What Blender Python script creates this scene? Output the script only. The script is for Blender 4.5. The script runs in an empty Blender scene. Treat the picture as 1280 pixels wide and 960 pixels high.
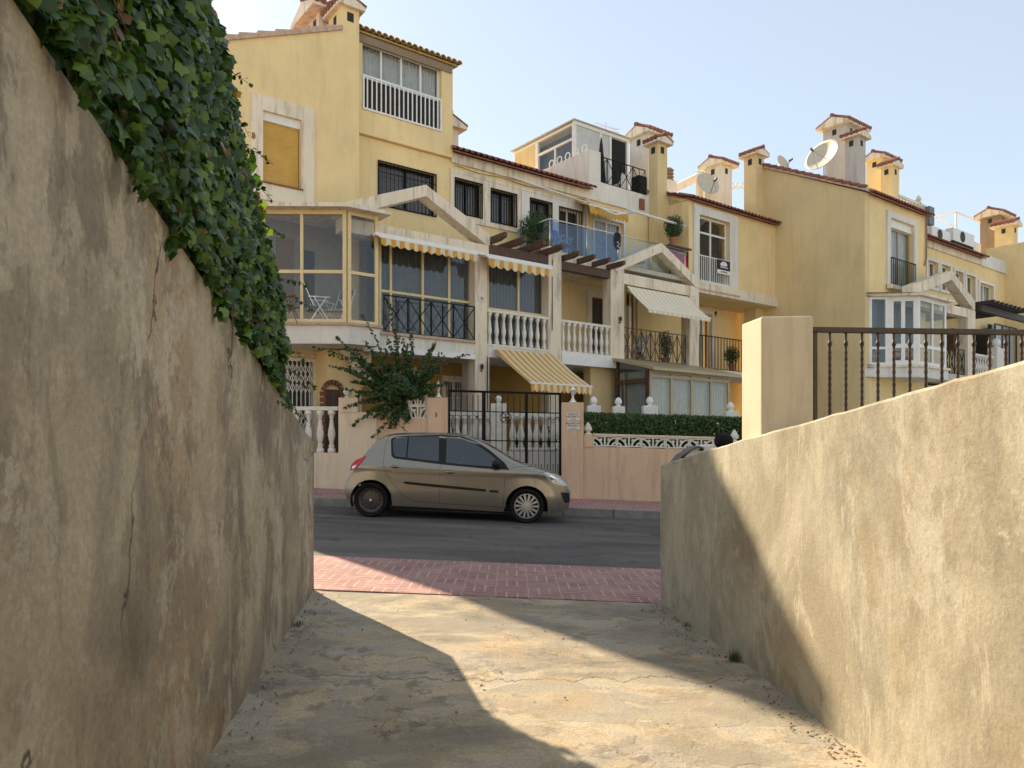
import bpy, bmesh, math, random
import numpy as np
from mathutils import Vector, Matrix
random.seed(7); rng = np.random.default_rng(7)
SC = bpy.context.scene
COL = SC.collection

# ------------------------------------------------------------ camera, sky, sun, exposure
E = 1.37                      # eye height above the street datum
FPX, CX, HY = 940.0, 640.0, 555.0
cam_d = bpy.data.cameras.new('camera'); cam = bpy.data.objects.new('camera', cam_d); COL.objects.link(cam)
cam.location = (0, 0, E); cam.rotation_euler = (math.radians(90), 0, 0)
cam_d.sensor_width = 36; cam_d.lens = FPX/1280*36; cam_d.shift_y = (HY-480)/1280
cam_d.clip_start = 0.05; cam_d.clip_end = 2000
SC.camera = cam
SUN_AZ, SUN_EL = math.radians(38.3), math.radians(32.5)     # azimuth to the left of +Y
w = bpy.data.worlds.new('World'); SC.world = w; w.use_nodes = True
nt = w.node_tree; bg = nt.nodes['Background']
sky = nt.nodes.new('ShaderNodeTexSky'); sky.sky_type = 'NISHITA'; sky.sun_disc = False
sky.sun_elevation = SUN_EL; sky.sun_rotation = -SUN_AZ
sky.air_density = 1.0; sky.dust_density = 0.4; sky.ozone_density = 1.0; sky.altitude = 0
veil = nt.nodes.new('ShaderNodeMix'); veil.data_type = 'RGBA'; veil.inputs[0].default_value = 0.7     # thin high veil of haze over the clear sky
veil.inputs[7].default_value = (1.5, 1.83, 2.3, 1); nt.links.new(sky.outputs[0], veil.inputs[6])
nt.links.new(veil.outputs[2], bg.inputs[0]); bg.inputs[1].default_value = 0.135
sd = bpy.data.lights.new('sun', 'SUN'); so = bpy.data.objects.new('sun', sd); COL.objects.link(so)
sd.energy = 3.5; sd.angle = math.radians(0.55); sd.color = (1.0, 0.9, 0.76)
to_sun = Vector((-math.sin(SUN_AZ)*math.cos(SUN_EL), math.cos(SUN_AZ)*math.cos(SUN_EL), math.sin(SUN_EL)))
so.rotation_euler = to_sun.to_track_quat('Z', 'Y').to_euler(); so.location = (-20, 20, 30)
SC.view_settings.view_transform = 'Standard'; SC.view_settings.look = 'None'
SC.view_settings.use_white_balance = True; SC.view_settings.white_balance_temperature = 7500; SC.view_settings.white_balance_tint = 10
SC.view_settings.exposure = 1.46; SC.view_settings.gamma = 1

# ------------------------------------------------------------ frames
_n = math.hypot(1.319, 1.0); UX, UY = 1.319/_n, 1.0/_n
def K(px): return (px-CX)/FPX
def ZF(px, D): return D/(UX-UY*K(px))
def S(px, D): return ZF(px, D)*(UX*K(px)+UY)
def H(py, px, D): return E+(HY-py)/FPX*ZF(px, D)
def DAT(s, px):
    k = K(px); return s*(UX-k*UY)/(UY+k*UX)
def HS(py, s, D): return E+(HY-py)/FPX*(s*UY+D*UX)
def XW(px, z): return K(px)*z
def HW(py, z): return E+(HY-py)/FPX*z
def TF(p): return (p[0]*UX-p[1]*UY, p[0]*UY+p[1]*UX, p[2])     # facade frame (s, D, h) -> world
def TW(p): return tuple(p)
SLOPE = 0.04
def G(x): return -SLOPE*x

# ------------------------------------------------------------ mesh builder
class MB:
    def __init__(s, T=TF): s.v = []; s.f = []; s.m = []; s.T = T; s.mi = 0
    def add(s, vs, fs):
        b = len(s.v); s.v += [s.T(p) for p in vs]
        for f in fs: s.f.append([b+i for i in f]); s.m.append(s.mi)
        return s
    def box(s, a0, a1, b0, b1, c0, c1):
        return s.add([(a0,b0,c0),(a1,b0,c0),(a1,b1,c0),(a0,b1,c0),(a0,b0,c1),(a1,b0,c1),(a1,b1,c1),(a0,b1,c1)],
              [(0,3,2,1),(4,5,6,7),(0,1,5,4),(1,2,6,5),(2,3,7,6),(3,0,4,7)])
    def hexa(s, p):      # 8 points, same order as box
        return s.add(p, [(0,3,2,1),(4,5,6,7),(0,1,5,4),(1,2,6,5),(2,3,7,6),(3,0,4,7)])
    def prism(s, poly, d0, d1, ax='d'):    # poly in (a,h), extruded in depth; ax 'a': poly (d,h), extruded along a; 'z': poly (a,d)
        n = len(poly)
        if ax == 'd': vs = [(a,d0,h) for a,h in poly]+[(a,d1,h) for a,h in poly]
        elif ax == 'a': vs = [(d0,a,h) for a,h in poly]+[(d1,a,h) for a,h in poly]
        else: vs = [(a,b,d0) for a,b in poly]+[(a,b,d1) for a,b in poly]
        return s.add(vs, [tuple(range(n)), tuple(range(2*n-1,n-1,-1))]+[(i,(i+1)%n,n+(i+1)%n,n+i) for i in range(n)])
    def tube(s, p0, p1, r, n=6, r1=None):
        p0, p1 = Vector(p0), Vector(p1); r1 = r if r1 is None else r1
        d = (p1-p0); 
        if d.length < 1e-6: return s
        q = d.to_track_quat('Z','Y'); vs = []
        for p, rr in ((p0,r),(p1,r1)):
            for i in range(n):
                a = 2*math.pi*i/n; vs.append(tuple(p+q@Vector((rr*math.cos(a), rr*math.sin(a), 0))))
        return s.add(vs, [tuple(range(n-1,-1,-1)), tuple(range(n,2*n))]+[(i,(i+1)%n,n+(i+1)%n,n+i) for i in range(n)])
    def path(s, pts, r, n=6, r1=None):
        m = len(pts)-1; r1 = r if r1 is None else r1
        for i in range(m): s.tube(pts[i], pts[i+1], r+(r1-r)*i/m, n, r+(r1-r)*(i+1)/m)
        return s
    def lathe(s, c, prof, n=12, axis='z', sq=False, caps=True):
        vs = []; fs = []
        for r, h in prof:
            for i in range(n):
                a = 2*math.pi*(i+.5)/n; x, y = r*math.cos(a), r*math.sin(a)
                if sq: m_ = max(abs(math.cos(a)), abs(math.sin(a))); x /= m_; y /= m_
                if axis == 'z': vs.append((c[0]+x, c[1]+y, c[2]+h))
                elif axis == 'y': vs.append((c[0]+x, c[1]+h, c[2]+y))
                else: vs.append((c[0]+h, c[1]+x, c[2]+y))
        for j in range(len(prof)-1):
            for i in range(n): fs.append((j*n+i, j*n+(i+1)%n, (j+1)*n+(i+1)%n, (j+1)*n+i))
        if caps: fs.append(tuple(range(n-1,-1,-1))); fs.append(tuple(range((len(prof)-1)*n, len(prof)*n)))
        return s.add(vs, fs)
    def build(s, name, mat, parent=None, smooth=False, recalc=True, bevel=0):
        o_ = Vector((0,0,0))
        if parent is not None: o_ = Vector(parent['_o'])
        else:
            a = np.array(s.v); o_ = Vector(((a[:,0].min()+a[:,0].max())/2, (a[:,1].min()+a[:,1].max())/2, a[:,2].min()))
        me = bpy.data.meshes.new(name)
        me.from_pydata([tuple(Vector(v)-o_) for v in s.v], [], s.f)
        mats = mat if isinstance(mat, (list,tuple)) else [mat]
        for m in mats: me.materials.append(m)
        if len(mats) > 1: me.polygons.foreach_set('material_index', s.m)
        if recalc:
            bm = bmesh.new(); bm.from_mesh(me); bmesh.ops.recalc_face_normals(bm, faces=bm.faces); bm.to_mesh(me); bm.free()
        if smooth: me.polygons.foreach_set('use_smooth', [True]*len(me.polygons))
        me.update()
        o = bpy.data.objects.new(name, me); COL.objects.link(o)
        if parent is not None: o.parent = parent; o['_o'] = tuple(o_)
        else: o.location = o_; o['_o'] = tuple(o_)
        if bevel:
            md = o.modifiers.new('bevel','BEVEL'); md.width = bevel; md.segments = 2; md.limit_method = 'ANGLE'; md.angle_limit = math.radians(40)
        return o
def tag(o, label=None, cat=None, group=None, kind=None):
    if label: o['label'] = label
    if cat: o['category'] = cat
    if group: o['group'] = group
    if kind: o['kind'] = kind
    return o
def empty(name, loc, label, cat, group=None):
    o = bpy.data.objects.new(name, None); COL.objects.link(o); o.location = loc; o['_o'] = tuple(loc); o.empty_display_size = .2
    return tag(o, label, cat, group)
def copy_tree(o, parent=None, delta=(0,0,0)):
    c = o.copy(); COL.objects.link(c)
    if parent is not None: c.parent = parent
    else: c.location = Vector(o.location)+Vector(delta)
    for ch in list(o.children): copy_tree(ch, c)
    return c
def text_mesh(txt, size, loc, rot, mat, name, parent, ext=.002, align='CENTER'):
    cu = bpy.data.curves.new('t', 'FONT'); cu.body = txt; cu.size = size; cu.extrude = ext; cu.align_x = align; cu.align_y = 'CENTER'
    cu.space_line = .9
    o = bpy.data.objects.new('t', cu); COL.objects.link(o)
    bpy.context.view_layer.update()
    me = bpy.data.meshes.new_from_object(o); bpy.data.objects.remove(o)
    me.materials.clear(); me.materials.append(mat)
    M = Matrix.Translation(Vector(loc)-Vector(parent['_o']))@rot.to_matrix().to_4x4()
    me.transform(M)
    r = bpy.data.objects.new(name, me); COL.objects.link(r); r.parent = parent
    return r

# ------------------------------------------------------------ materials
def new_mat(name):
    m = bpy.data.materials.new(name); m.use_nodes = True
    return m, m.node_tree, m.node_tree.nodes['Principled BSDF']
def nd(t, typ, **kw):
    n = t.nodes.new(typ)
    for a, b in kw.items():
        if a.startswith('_'): n.inputs[a[1:].replace('_',' ')].default_value = b
        else: setattr(n, a, b)
    return n
def ramp(t, fac, stops):
    r = t.nodes.new('ShaderNodeValToRGB'); cr = r.color_ramp
    while len(cr.elements) < len(stops): cr.elements.new(.5)
    for e, (p, c) in zip(cr.elements, stops): e.position = p; e.color = (*c, 1) if len(c) == 3 else c
    t.links.new(fac, r.inputs[0]); return r.outputs[0]
def coords(t, scale=(1,1,1), loc=(0,0,0), rot=(0,0,0)):
    tc = t.nodes.new('ShaderNodeTexCoord'); mp = t.nodes.new('ShaderNodeMapping')
    mp.inputs['Scale'].default_value = scale; mp.inputs['Location'].default_value = loc; mp.inputs['Rotation'].default_value = rot
    t.links.new(tc.outputs['Object'], mp.inputs[0]); return mp.outputs[0]
def noise(t, vec, scale, detail=6, rough=.6, dist=0):
    n = t.nodes.new('ShaderNodeTexNoise'); n.inputs['Scale'].default_value = scale; n.inputs['Detail'].default_value = detail
    n.inputs['Roughness'].default_value = rough; n.inputs['Distortion'].default_value = dist
    t.links.new(vec, n.inputs['Vector']); return n.outputs['Fac']
def mixc(t, fac, a, b, mode='MIX'):
    m = t.nodes.new('ShaderNodeMix'); m.data_type = 'RGBA'; m.blend_type = mode
    for sock, v in ((m.inputs[0], fac), (m.inputs[6], a), (m.inputs[7], b)):
        if hasattr(v, 'is_linked') or hasattr(v, 'links'): t.links.new(v, sock)
        elif isinstance(v, (int, float)): sock.default_value = v
        else: sock.default_value = (*v, 1)
    return m.outputs[2]
def mth(t, op, a, b=0, c=0):
    m = t.nodes.new('ShaderNodeMath'); m.operation = op
    for i, v in enumerate((a, b, c)):
        if isinstance(v, (int, float)): m.inputs[i].default_value = v
        else: t.links.new(v, m.inputs[i])
    return m.outputs[0]
def bump(t, p, h, strength=.3, dist=.02, prev=None):
    b = t.nodes.new('ShaderNodeBump'); b.inputs['Strength'].default_value = strength; b.inputs['Distance'].default_value = dist
    t.links.new(h, b.inputs['Height'])
    if prev is not None: t.links.new(prev, b.inputs['Normal'])
    t.links.new(b.outputs[0], p.inputs['Normal']); return b.outputs[0]
def mat_simple(name, col, rough=.6, metal=0, var=.12, vs=6, spec=.5, bmp=0):
    m, t, p = new_mat(name); v = coords(t)
    n = noise(t, v, vs, 5)
    c = ramp(t, n, [(.3, tuple(x*(1-var) for x in col)), (.7, tuple(min(1,x*(1+var)) for x in col))])
    t.links.new(c, p.inputs['Base Color']); p.inputs['Roughness'].default_value = rough; p.inputs['Metallic'].default_value = metal
    p.inputs['Specular IOR Level'].default_value = spec
    if bmp: bump(t, p, noise(t, v, 60, 4), bmp, .004)
    return m
def mat_plaster(name, col, dirt=(.3,.24,.16), dirtamt=.35, rough=.9, grain=120):
    m, t, p = new_mat(name); v = coords(t); vs = coords(t, (2.2,2.2,.28))
    n1 = noise(t, v, .8, 6, .65); n2 = noise(t, vs, 2.5, 7, .7, .3)
    c = ramp(t, n1, [(.3, tuple(x*.9 for x in col)), (.7, tuple(min(1,x*1.07) for x in col))])
    f = ramp(t, n2, [(.50, (0,0,0)), (.64, (dirtamt,)*3)])
    c2 = mixc(t, f, c, dirt)
    t.links.new(c2, p.inputs['Base Color']); p.inputs['Roughness'].default_value = rough; p.inputs['Specular IOR Level'].default_value = .25
    h = mth(t, 'ADD', noise(t, v, grain, 3), mth(t, 'MULTIPLY', noise(t, v, 9, 4), .6))
    bump(t, p, h, .35, .004); return m
M = {}
M['yellow'] = mat_plaster('yellow_render', (.84,.64,.34), (.56,.41,.22), .24)
M['ochre'] = mat_plaster('shaded_ochre_render', (.44,.27,.08), (.28,.18,.07), .25)  # ochre darkened: the shade under the balconies is put into the colour
M['tan'] = mat_plaster('tan_render', (.73,.56,.30), (.50,.38,.21), .24)
M['cream'] = mat_plaster('cream_render', (.80,.69,.54), (.30,.25,.19), .6)
M['white_r'] = mat_plaster('white_render', (.74,.70,.63), (.4,.35,.28), .35)
M['grey_r'] = mat_plaster('grey_render', (.52,.49,.44), (.3,.27,.23), .35)
M['pink'] = mat_plaster('pink_render', (.72,.50,.34), (.42,.3,.2), .45)
M['pinklight'] = mat_plaster('light_pink_render', (.78,.64,.47), (.5,.36,.24), .3)
M['brown_r'] = mat_plaster('brown_render', (.30,.22,.15), (.2,.14,.1), .3)
M['white'] = mat_simple('white_paint', (.78,.76,.72), .5, var=.06)
M['whitestone'] = mat_simple('white_cast_stone', (.72,.68,.60), .8, var=.12, bmp=.15)
M['creamframe'] = mat_simple('cream_aluminium', (.72,.57,.30), .4, var=.06)
M['beigeframe'] = mat_simple('beige_aluminium', (.42,.33,.19), .45, var=.08)
M['black'] = mat_simple('black_iron', (.010,.009,.009), .6, var=.3, spec=.15)
M['brownmetal'] = mat_simple('brown_iron', (.05,.03,.02), .42, var=.5, vs=30)
M['wood'] = mat_simple('dark_stained_wood', (.09,.045,.028), .6, var=.4, vs=12)
M['darkwood'] = mat_simple('black_stained_wood', (.03,.022,.02), .6, var=.3)
M['slat'] = mat_simple('brown_slatted_shutter', (.11,.085,.06), .7, var=.25, vs=20)
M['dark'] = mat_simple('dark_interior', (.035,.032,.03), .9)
M['room'] = mat_simple('beige_interior', (.27,.24,.20), .9)
M['steel'] = mat_simple('brushed_steel', (.6,.6,.6), .3, 1)
M['shutter'] = None
M['dish'] = mat_simple('beige_enamel', (.62,.54,.42), .5, var=.1)
M['red'] = mat_simple('red_fabric', (.42,.02,.03), .9)
M['blackcloth'] = mat_simple('black_fabric', (.012,.012,.014), .9)
M['bluecloth'] = mat_simple('blue_fabric', (.10,.16,.30), .8)
M['terracotta'] = mat_simple('terracotta', (.38,.15,.08), .8)
M['rubber'] = mat_simple('rubber', (.012,.0115,.011), .8, var=.2, spec=.15)
M['plasticgrey'] = mat_simple('grey_plastic', (.14,.14,.14), .5)
M['awn_y'] = mat_simple('yellow_awning_stripe', (.62,.33,.06), .85, var=.08)
M['awn_w'] = mat_simple('cream_awning_stripe', (.72,.60,.40), .85, var=.08)
M['awn_c'] = mat_simple('pale_awning_stripe', (.82,.73,.56), .85, var=.05)
M['awn_g'] = mat_simple('sand_awning_stripe', (.74,.61,.44), .85, var=.05)
M['wicker'] = mat_simple('brown_wicker', (.22,.12,.06), .8, var=.4, vs=40)
M['brick'] = mat_simple('red_brick', (.25,.09,.05), .85, var=.3, vs=20)
M['bark'] = mat_simple('brown_bark', (.12,.08,.05), .9, var=.3, vs=30)
M['soil'] = mat_simple('soil', (.12,.09,.06), .95, var=.3)
M['text_black'] = mat_simple('black_lettering', (.02,.02,.02), .7)
M['text_red'] = mat_simple('red_lettering', (.45,.08,.07), .7)
M['text_white'] = mat_simple('white_lettering', (.75,.75,.72), .7)
M['curtain'] = mat_simple('net_curtain', (.56,.56,.54), .95, var=.1)
M['bluecurtain'] = mat_simple('grey_blue_curtain', (.13,.145,.17), .95, var=.12)
M['lamp_glass'] = mat_simple('frosted_glass', (.55,.55,.5), .2)

def mat_shutter():
    m, t, p = new_mat('ochre_shutter'); v = coords(t)
    w_ = nd(t, 'ShaderNodeTexWave', wave_type='BANDS', bands_direction='Z'); w_.inputs['Scale'].default_value = 7.5
    t.links.new(v, w_.inputs[0])
    p.inputs['Roughness'].default_value = .55
    t.links.new(ramp(t, noise(t, v, 3), [(.3,(.55,.31,.06)),(.7,(.63,.37,.08))]), p.inputs['Base Color'])
    bump(t, p, w_.outputs['Fac'], .6, .01); return m
M['shutter'] = mat_shutter()
def mat_tile():
    m, t, p = new_mat('terracotta_tiles'); v = coords(t)
    n = noise(t, v, 5, 6, .7); 
    c = ramp(t, n, [(.3,(.13,.045,.03)),(.5,(.27,.095,.06)),(.72,(.38,.19,.12))])
    c = mixc(t, ramp(t, noise(t, v, 22, 3), [(.55,(0,0,0)),(.75,(.5,.5,.5))]), c, (.10,.06,.045))
    t.links.new(c, p.inputs['Base Color']); p.inputs['Roughness'].default_value = .85
    bump(t, p, noise(t, v, 40, 3), .3, .01); return m
M['tile'] = mat_tile()
M['tile_y'] = mat_simple('ochre_tiles', (.42,.28,.11), .85, var=.25, vs=8)
M['tile_pale'] = mat_simple('pale_coping_tiles', (.52,.36,.27), .85, var=.2, vs=8)
def mat_glass(name, tint=(.8,.85,.85), refl=1.0, base=.0):
    m, t, p = new_mat(name); out = t.nodes['Material Output']
    tr = nd(t, 'ShaderNodeBsdfTransparent'); tr.inputs[0].default_value = (*tint, 1)
    gl = nd(t, 'ShaderNodeBsdfGlossy'); gl.inputs['Roughness'].default_value = .02; gl.inputs[0].default_value = (refl,)*3+(1,)
    ge = nd(t, 'ShaderNodeNewGeometry'); dt = nd(t, 'ShaderNodeVectorMath', operation='DOT_PRODUCT')
    t.links.new(ge.outputs['Normal'], dt.inputs[0]); t.links.new(ge.outputs['Incoming'], dt.inputs[1])
    ca = mth(t, 'ABSOLUTE', dt.outputs['Value']); f5 = mth(t, 'POWER', mth(t, 'SUBTRACT', 1.0, ca), 5.0)
    f = mth(t, 'ADD', mth(t, 'MULTIPLY', f5, .85), .035+base*.5)
    v = coords(t); b = nd(t, 'ShaderNodeBump'); b.inputs['Strength'].default_value = .04; b.inputs['Distance'].default_value = .02
    t.links.new(noise(t, v, 1.5, 2), b.inputs['Height']); t.links.new(b.outputs[0], gl.inputs['Normal'])
    mx = nd(t, 'ShaderNodeMixShader'); t.links.new(f, mx.inputs[0]); t.links.new(tr.outputs[0], mx.inputs[1]); t.links.new(gl.outputs[0], mx.inputs[2])
    t.links.new(mx.outputs[0], out.inputs[0]); return m
M['glass'] = mat_glass('window_glass', (.82,.85,.84), .9, .06)
M['clearglass'] = mat_glass('terrace_glass', (.86,.91,.93), .9, .04)
M['bluetint'] = mat_glass('blue_tinted_glass', (.56,.67,.82), .9, .06)
M['carglass'] = mat_glass('car_glass', (.28,.32,.32), .9, .05)
M['darkglass'] = mat_glass('dark_car_glass', (.06,.07,.08), .9, .05)

def mat_leaf(name, c0, c1, c2, rough=.36, scale=1):
    m, t, p = new_mat(name); g = nd(t, 'ShaderNodeNewGeometry')
    v = coords(t); n = noise(t, v, 1.8, 3)
    f = mth(t, 'ADD', mth(t, 'MULTIPLY', g.outputs['Random Per Island'], .75), mth(t, 'MULTIPLY', n, .25))
    c = ramp(t, f, [(.1, c0), (.55, c1), (.93, c2)])
    t.links.new(c, p.inputs['Base Color']); p.inputs['Roughness'].default_value = rough
    p.inputs['Specular IOR Level'].default_value = .4
    tl = nd(t, 'ShaderNodeBsdfTranslucent'); t.links.new(mixc(t, 1.0, c, (1.2,1.35,.5), 'MULTIPLY'), tl.inputs[0])
    mx = nd(t, 'ShaderNodeMixShader'); mx.inputs[0].default_value = .3
    t.links.new(p.outputs[0], mx.inputs[1]); t.links.new(tl.outputs[0], mx.inputs[2]); t.links.new(mx.outputs[0], t.nodes['Material Output'].inputs[0])
    return m
M['ivy'] = mat_leaf('ivy_leaves', (.018,.050,.014), (.048,.11,.026), (.17,.28,.04))
M['boug'] = mat_leaf('shrub_leaves', (.022,.055,.018), (.045,.095,.028), (.09,.16,.045))
M['hedge'] = mat_leaf('hedge_leaves', (.03,.07,.015), (.06,.12,.025), (.11,.18,.04))
M['grass'] = mat_leaf('grass_blades', (.05,.10,.02), (.08,.14,.03), (.14,.2,.05))

def mat_oldwall():
    m, t, p = new_mat('stained_old_render')
    v = coords(t)
    def wn(sc, loc, size, det=9, ro=.62, di=.35): return noise(t, coords(t, sc, loc), size, det, ro, di)
    c = ramp(t, wn((1,.8,.75),(0,0,0),.9), [(.38,(0.203,0.164,0.116)),(.46,(0.284,0.234,0.165)),(.53,(0.371,0.310,0.220)),(.60,(0.418,0.357,0.256))])
    c = mixc(t, ramp(t, wn((1,.8,.6),(3,1,7),1.1), [(.52,(0,0,0)),(.62,(.5,.5,.5))]), c, (0.441,0.310,0.189))
    c = mixc(t, ramp(t, wn((1,.9,.8),(1,2,3),1.6,10,.64,.4), [(.50,(0,0,0)),(.58,(.48,.48,.48))]), c, (0.203,0.175,0.137))
    c = mixc(t, ramp(t, wn((2,1.5,.5),(6,2,1),1.4,10,.68,.3), [(.54,(0,0,0)),(.60,(.42,.42,.42))]), c, (0.133,0.110,0.083))
    c = mixc(t, ramp(t, wn((1.3,1.1,.8),(9,4,2),1.7,12,.70,.3), [(.53,(0,0,0)),(.55,(.45,.45,.45)),(.62,(.75,.75,.75))]), c, (0.476,0.415,0.311))
    rn = mth(t,'MULTIPLY',ramp(t, noise(t, coords(t, (5,4,.22)), 1.2, 6, .6, .1), [(.54,(0,0,0)),(.62,(.6,.6,.6))]),ramp(t, noise(t, coords(t,(1,.8,.3),(4,4,4)), 1.1, 3), [(.50,(0,0,0)),(.60,(1,1,1))]))
    c = mixc(t, rn, c, (0.464,0.404,0.305))
    m1 = ramp(t, wn((1,1,.6),(5,5,5),.8,4), [(.47,(0,0,0)),(.55,(1,1,1))]); f1 = ramp(t, wn((1,1,.7),(8,8,1),5.5,12,.74,.2), [(.52,(0,0,0)),(.545,(1,1,1))])
    fl = mth(t, 'MULTIPLY', m1, f1); c = mixc(t, mth(t,'MULTIPLY',fl,.55), c, (0.522,0.468,0.366))
    m2 = ramp(t, wn((1,1,.7),(2,9,4),.9,4), [(.48,(0,0,0)),(.56,(1,1,1))]); f2 = ramp(t, wn((1,1,.6),(1,3,7),4.5,12,.74,.2), [(.53,(0,0,0)),(.56,(1,1,1))])
    fd = mth(t, 'MULTIPLY', m2, f2); c = mixc(t, mth(t,'MULTIPLY',fd,.5), c, (0.151,0.129,0.098)); pl = fl
    fine = noise(t, v, 42, 6, .7)
    c = mixc(t, .5, c, ramp(t, fine, [(.36,(.72,.72,.72)),(.64,(1.22,1.22,1.2))]), 'MULTIPLY')
    # cracks
    vo = nd(t, 'ShaderNodeTexVoronoi', feature='DISTANCE_TO_EDGE'); vo.inputs['Scale'].default_value = .55
    dv = nd(t, 'ShaderNodeVectorMath', operation='ADD'); nn = nd(t, 'ShaderNodeTexNoise'); nn.inputs['Scale'].default_value = 3; nn.inputs['Detail'].default_value = 6
    t.links.new(v, nn.inputs[0]); sc = nd(t, 'ShaderNodeVectorMath', operation='SCALE'); sc.inputs['Scale'].default_value = .35
    t.links.new(nn.outputs['Color'], sc.inputs[0]); t.links.new(coords(t,(1,1,.45)), dv.inputs[0]); t.links.new(sc.outputs[0], dv.inputs[1]); t.links.new(dv.outputs[0], vo.inputs['Vector'])
    ck = ramp(t, vo.outputs['Distance'], [(0,(.85,.85,.85)),(.003,(0,0,0))])
    msk = ramp(t, noise(t, v, 1.3, 3), [(.52,(0,0,0)),(.58,(1,1,1))])
    ckm = mth(t, 'MULTIPLY', ck, msk)
    c = mixc(t, ckm, c, (.04,.03,.02))
    t.links.new(c, p.inputs['Base Color']); p.inputs['Roughness'].default_value = .93; p.inputs['Specular IOR Level'].default_value = .2
    h = mth(t, 'ADD', mth(t, 'MULTIPLY', noise(t, v, 8, 7, .6), 1.0), mth(t, 'MULTIPLY', fine, .25))
    h = mth(t, 'ADD', h, mth(t, 'MULTIPLY', pl, -.25)); h = mth(t, 'SUBTRACT', h, mth(t, 'MULTIPLY', ckm, .6))
    bump(t, p, h, .45, .016); return m
M['oldwall'] = mat_oldwall()
def mat_rightwall():
    m, t, p = new_mat('weathered_sand_render'); v = coords(t); vs = coords(t, (1.1,1.1,.85)); vst = coords(t, (2.2,2.2,.7))
    c = ramp(t, noise(t, vs, 1.2, 8, .68, .5), [(.38,(.33,.285,.205)),(.48,(.41,.365,.27)),(.56,(.475,.43,.33)),(.64,(.385,.34,.245))])
    g = ramp(t, noise(t, vst, .9, 9, .74, .3), [(.50,(0,0,0)),(.62,(.55,.55,.55))]); c = mixc(t, g, c, (.25,.23,.18))
    b = ramp(t, noise(t, coords(t,(1,1,.7),(5,5,5)), 1.6, 9, .7, .5), [(.53,(0,0,0)),(.60,(.45,.45,.45))]); c = mixc(t, b, c, (.36,.275,.17))
    c = mixc(t, mth(t,'MULTIPLY',ramp(t, noise(t, coords(t,(1,1,.7),(3,3,3)), 5.0, 12, .74, .2), [(.53,(0,0,0)),(.56,(.5,.5,.5))]),ramp(t, noise(t, v, .9, 3), [(.46,(0,0,0)),(.56,(1,1,1))])), c, (.27,.235,.165))
    l = ramp(t, noise(t, coords(t,(1.4,1.4,.6),(1,7,5)), 2.2, 10, .76, .8), [(.55,(0,0,0)),(.60,(.6,.6,.6))]); c = mixc(t, l, c, (.53,.49,.39))
    fine = noise(t, v, 60, 6, .75)
    c = mixc(t, .4, c, ramp(t, fine, [(.38,(.7,.7,.7)),(.62,(1.15,1.15,1.15))]), 'MULTIPLY')
    t.links.new(c, p.inputs['Base Color']); p.inputs['Roughness'].default_value = .93; p.inputs['Specular IOR Level'].default_value = .2
    h = mth(t, 'ADD', noise(t, coords(t,(1,1,.6)), 7, 7, .6), mth(t, 'MULTIPLY', fine, .3)); bump(t, p, h, .6, .014); return m
M['rwall'] = mat_rightwall()
M['pillar'] = mat_plaster('sand_pillar_render', (.64,.55,.40), (.38,.28,.16), .35)
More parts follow.
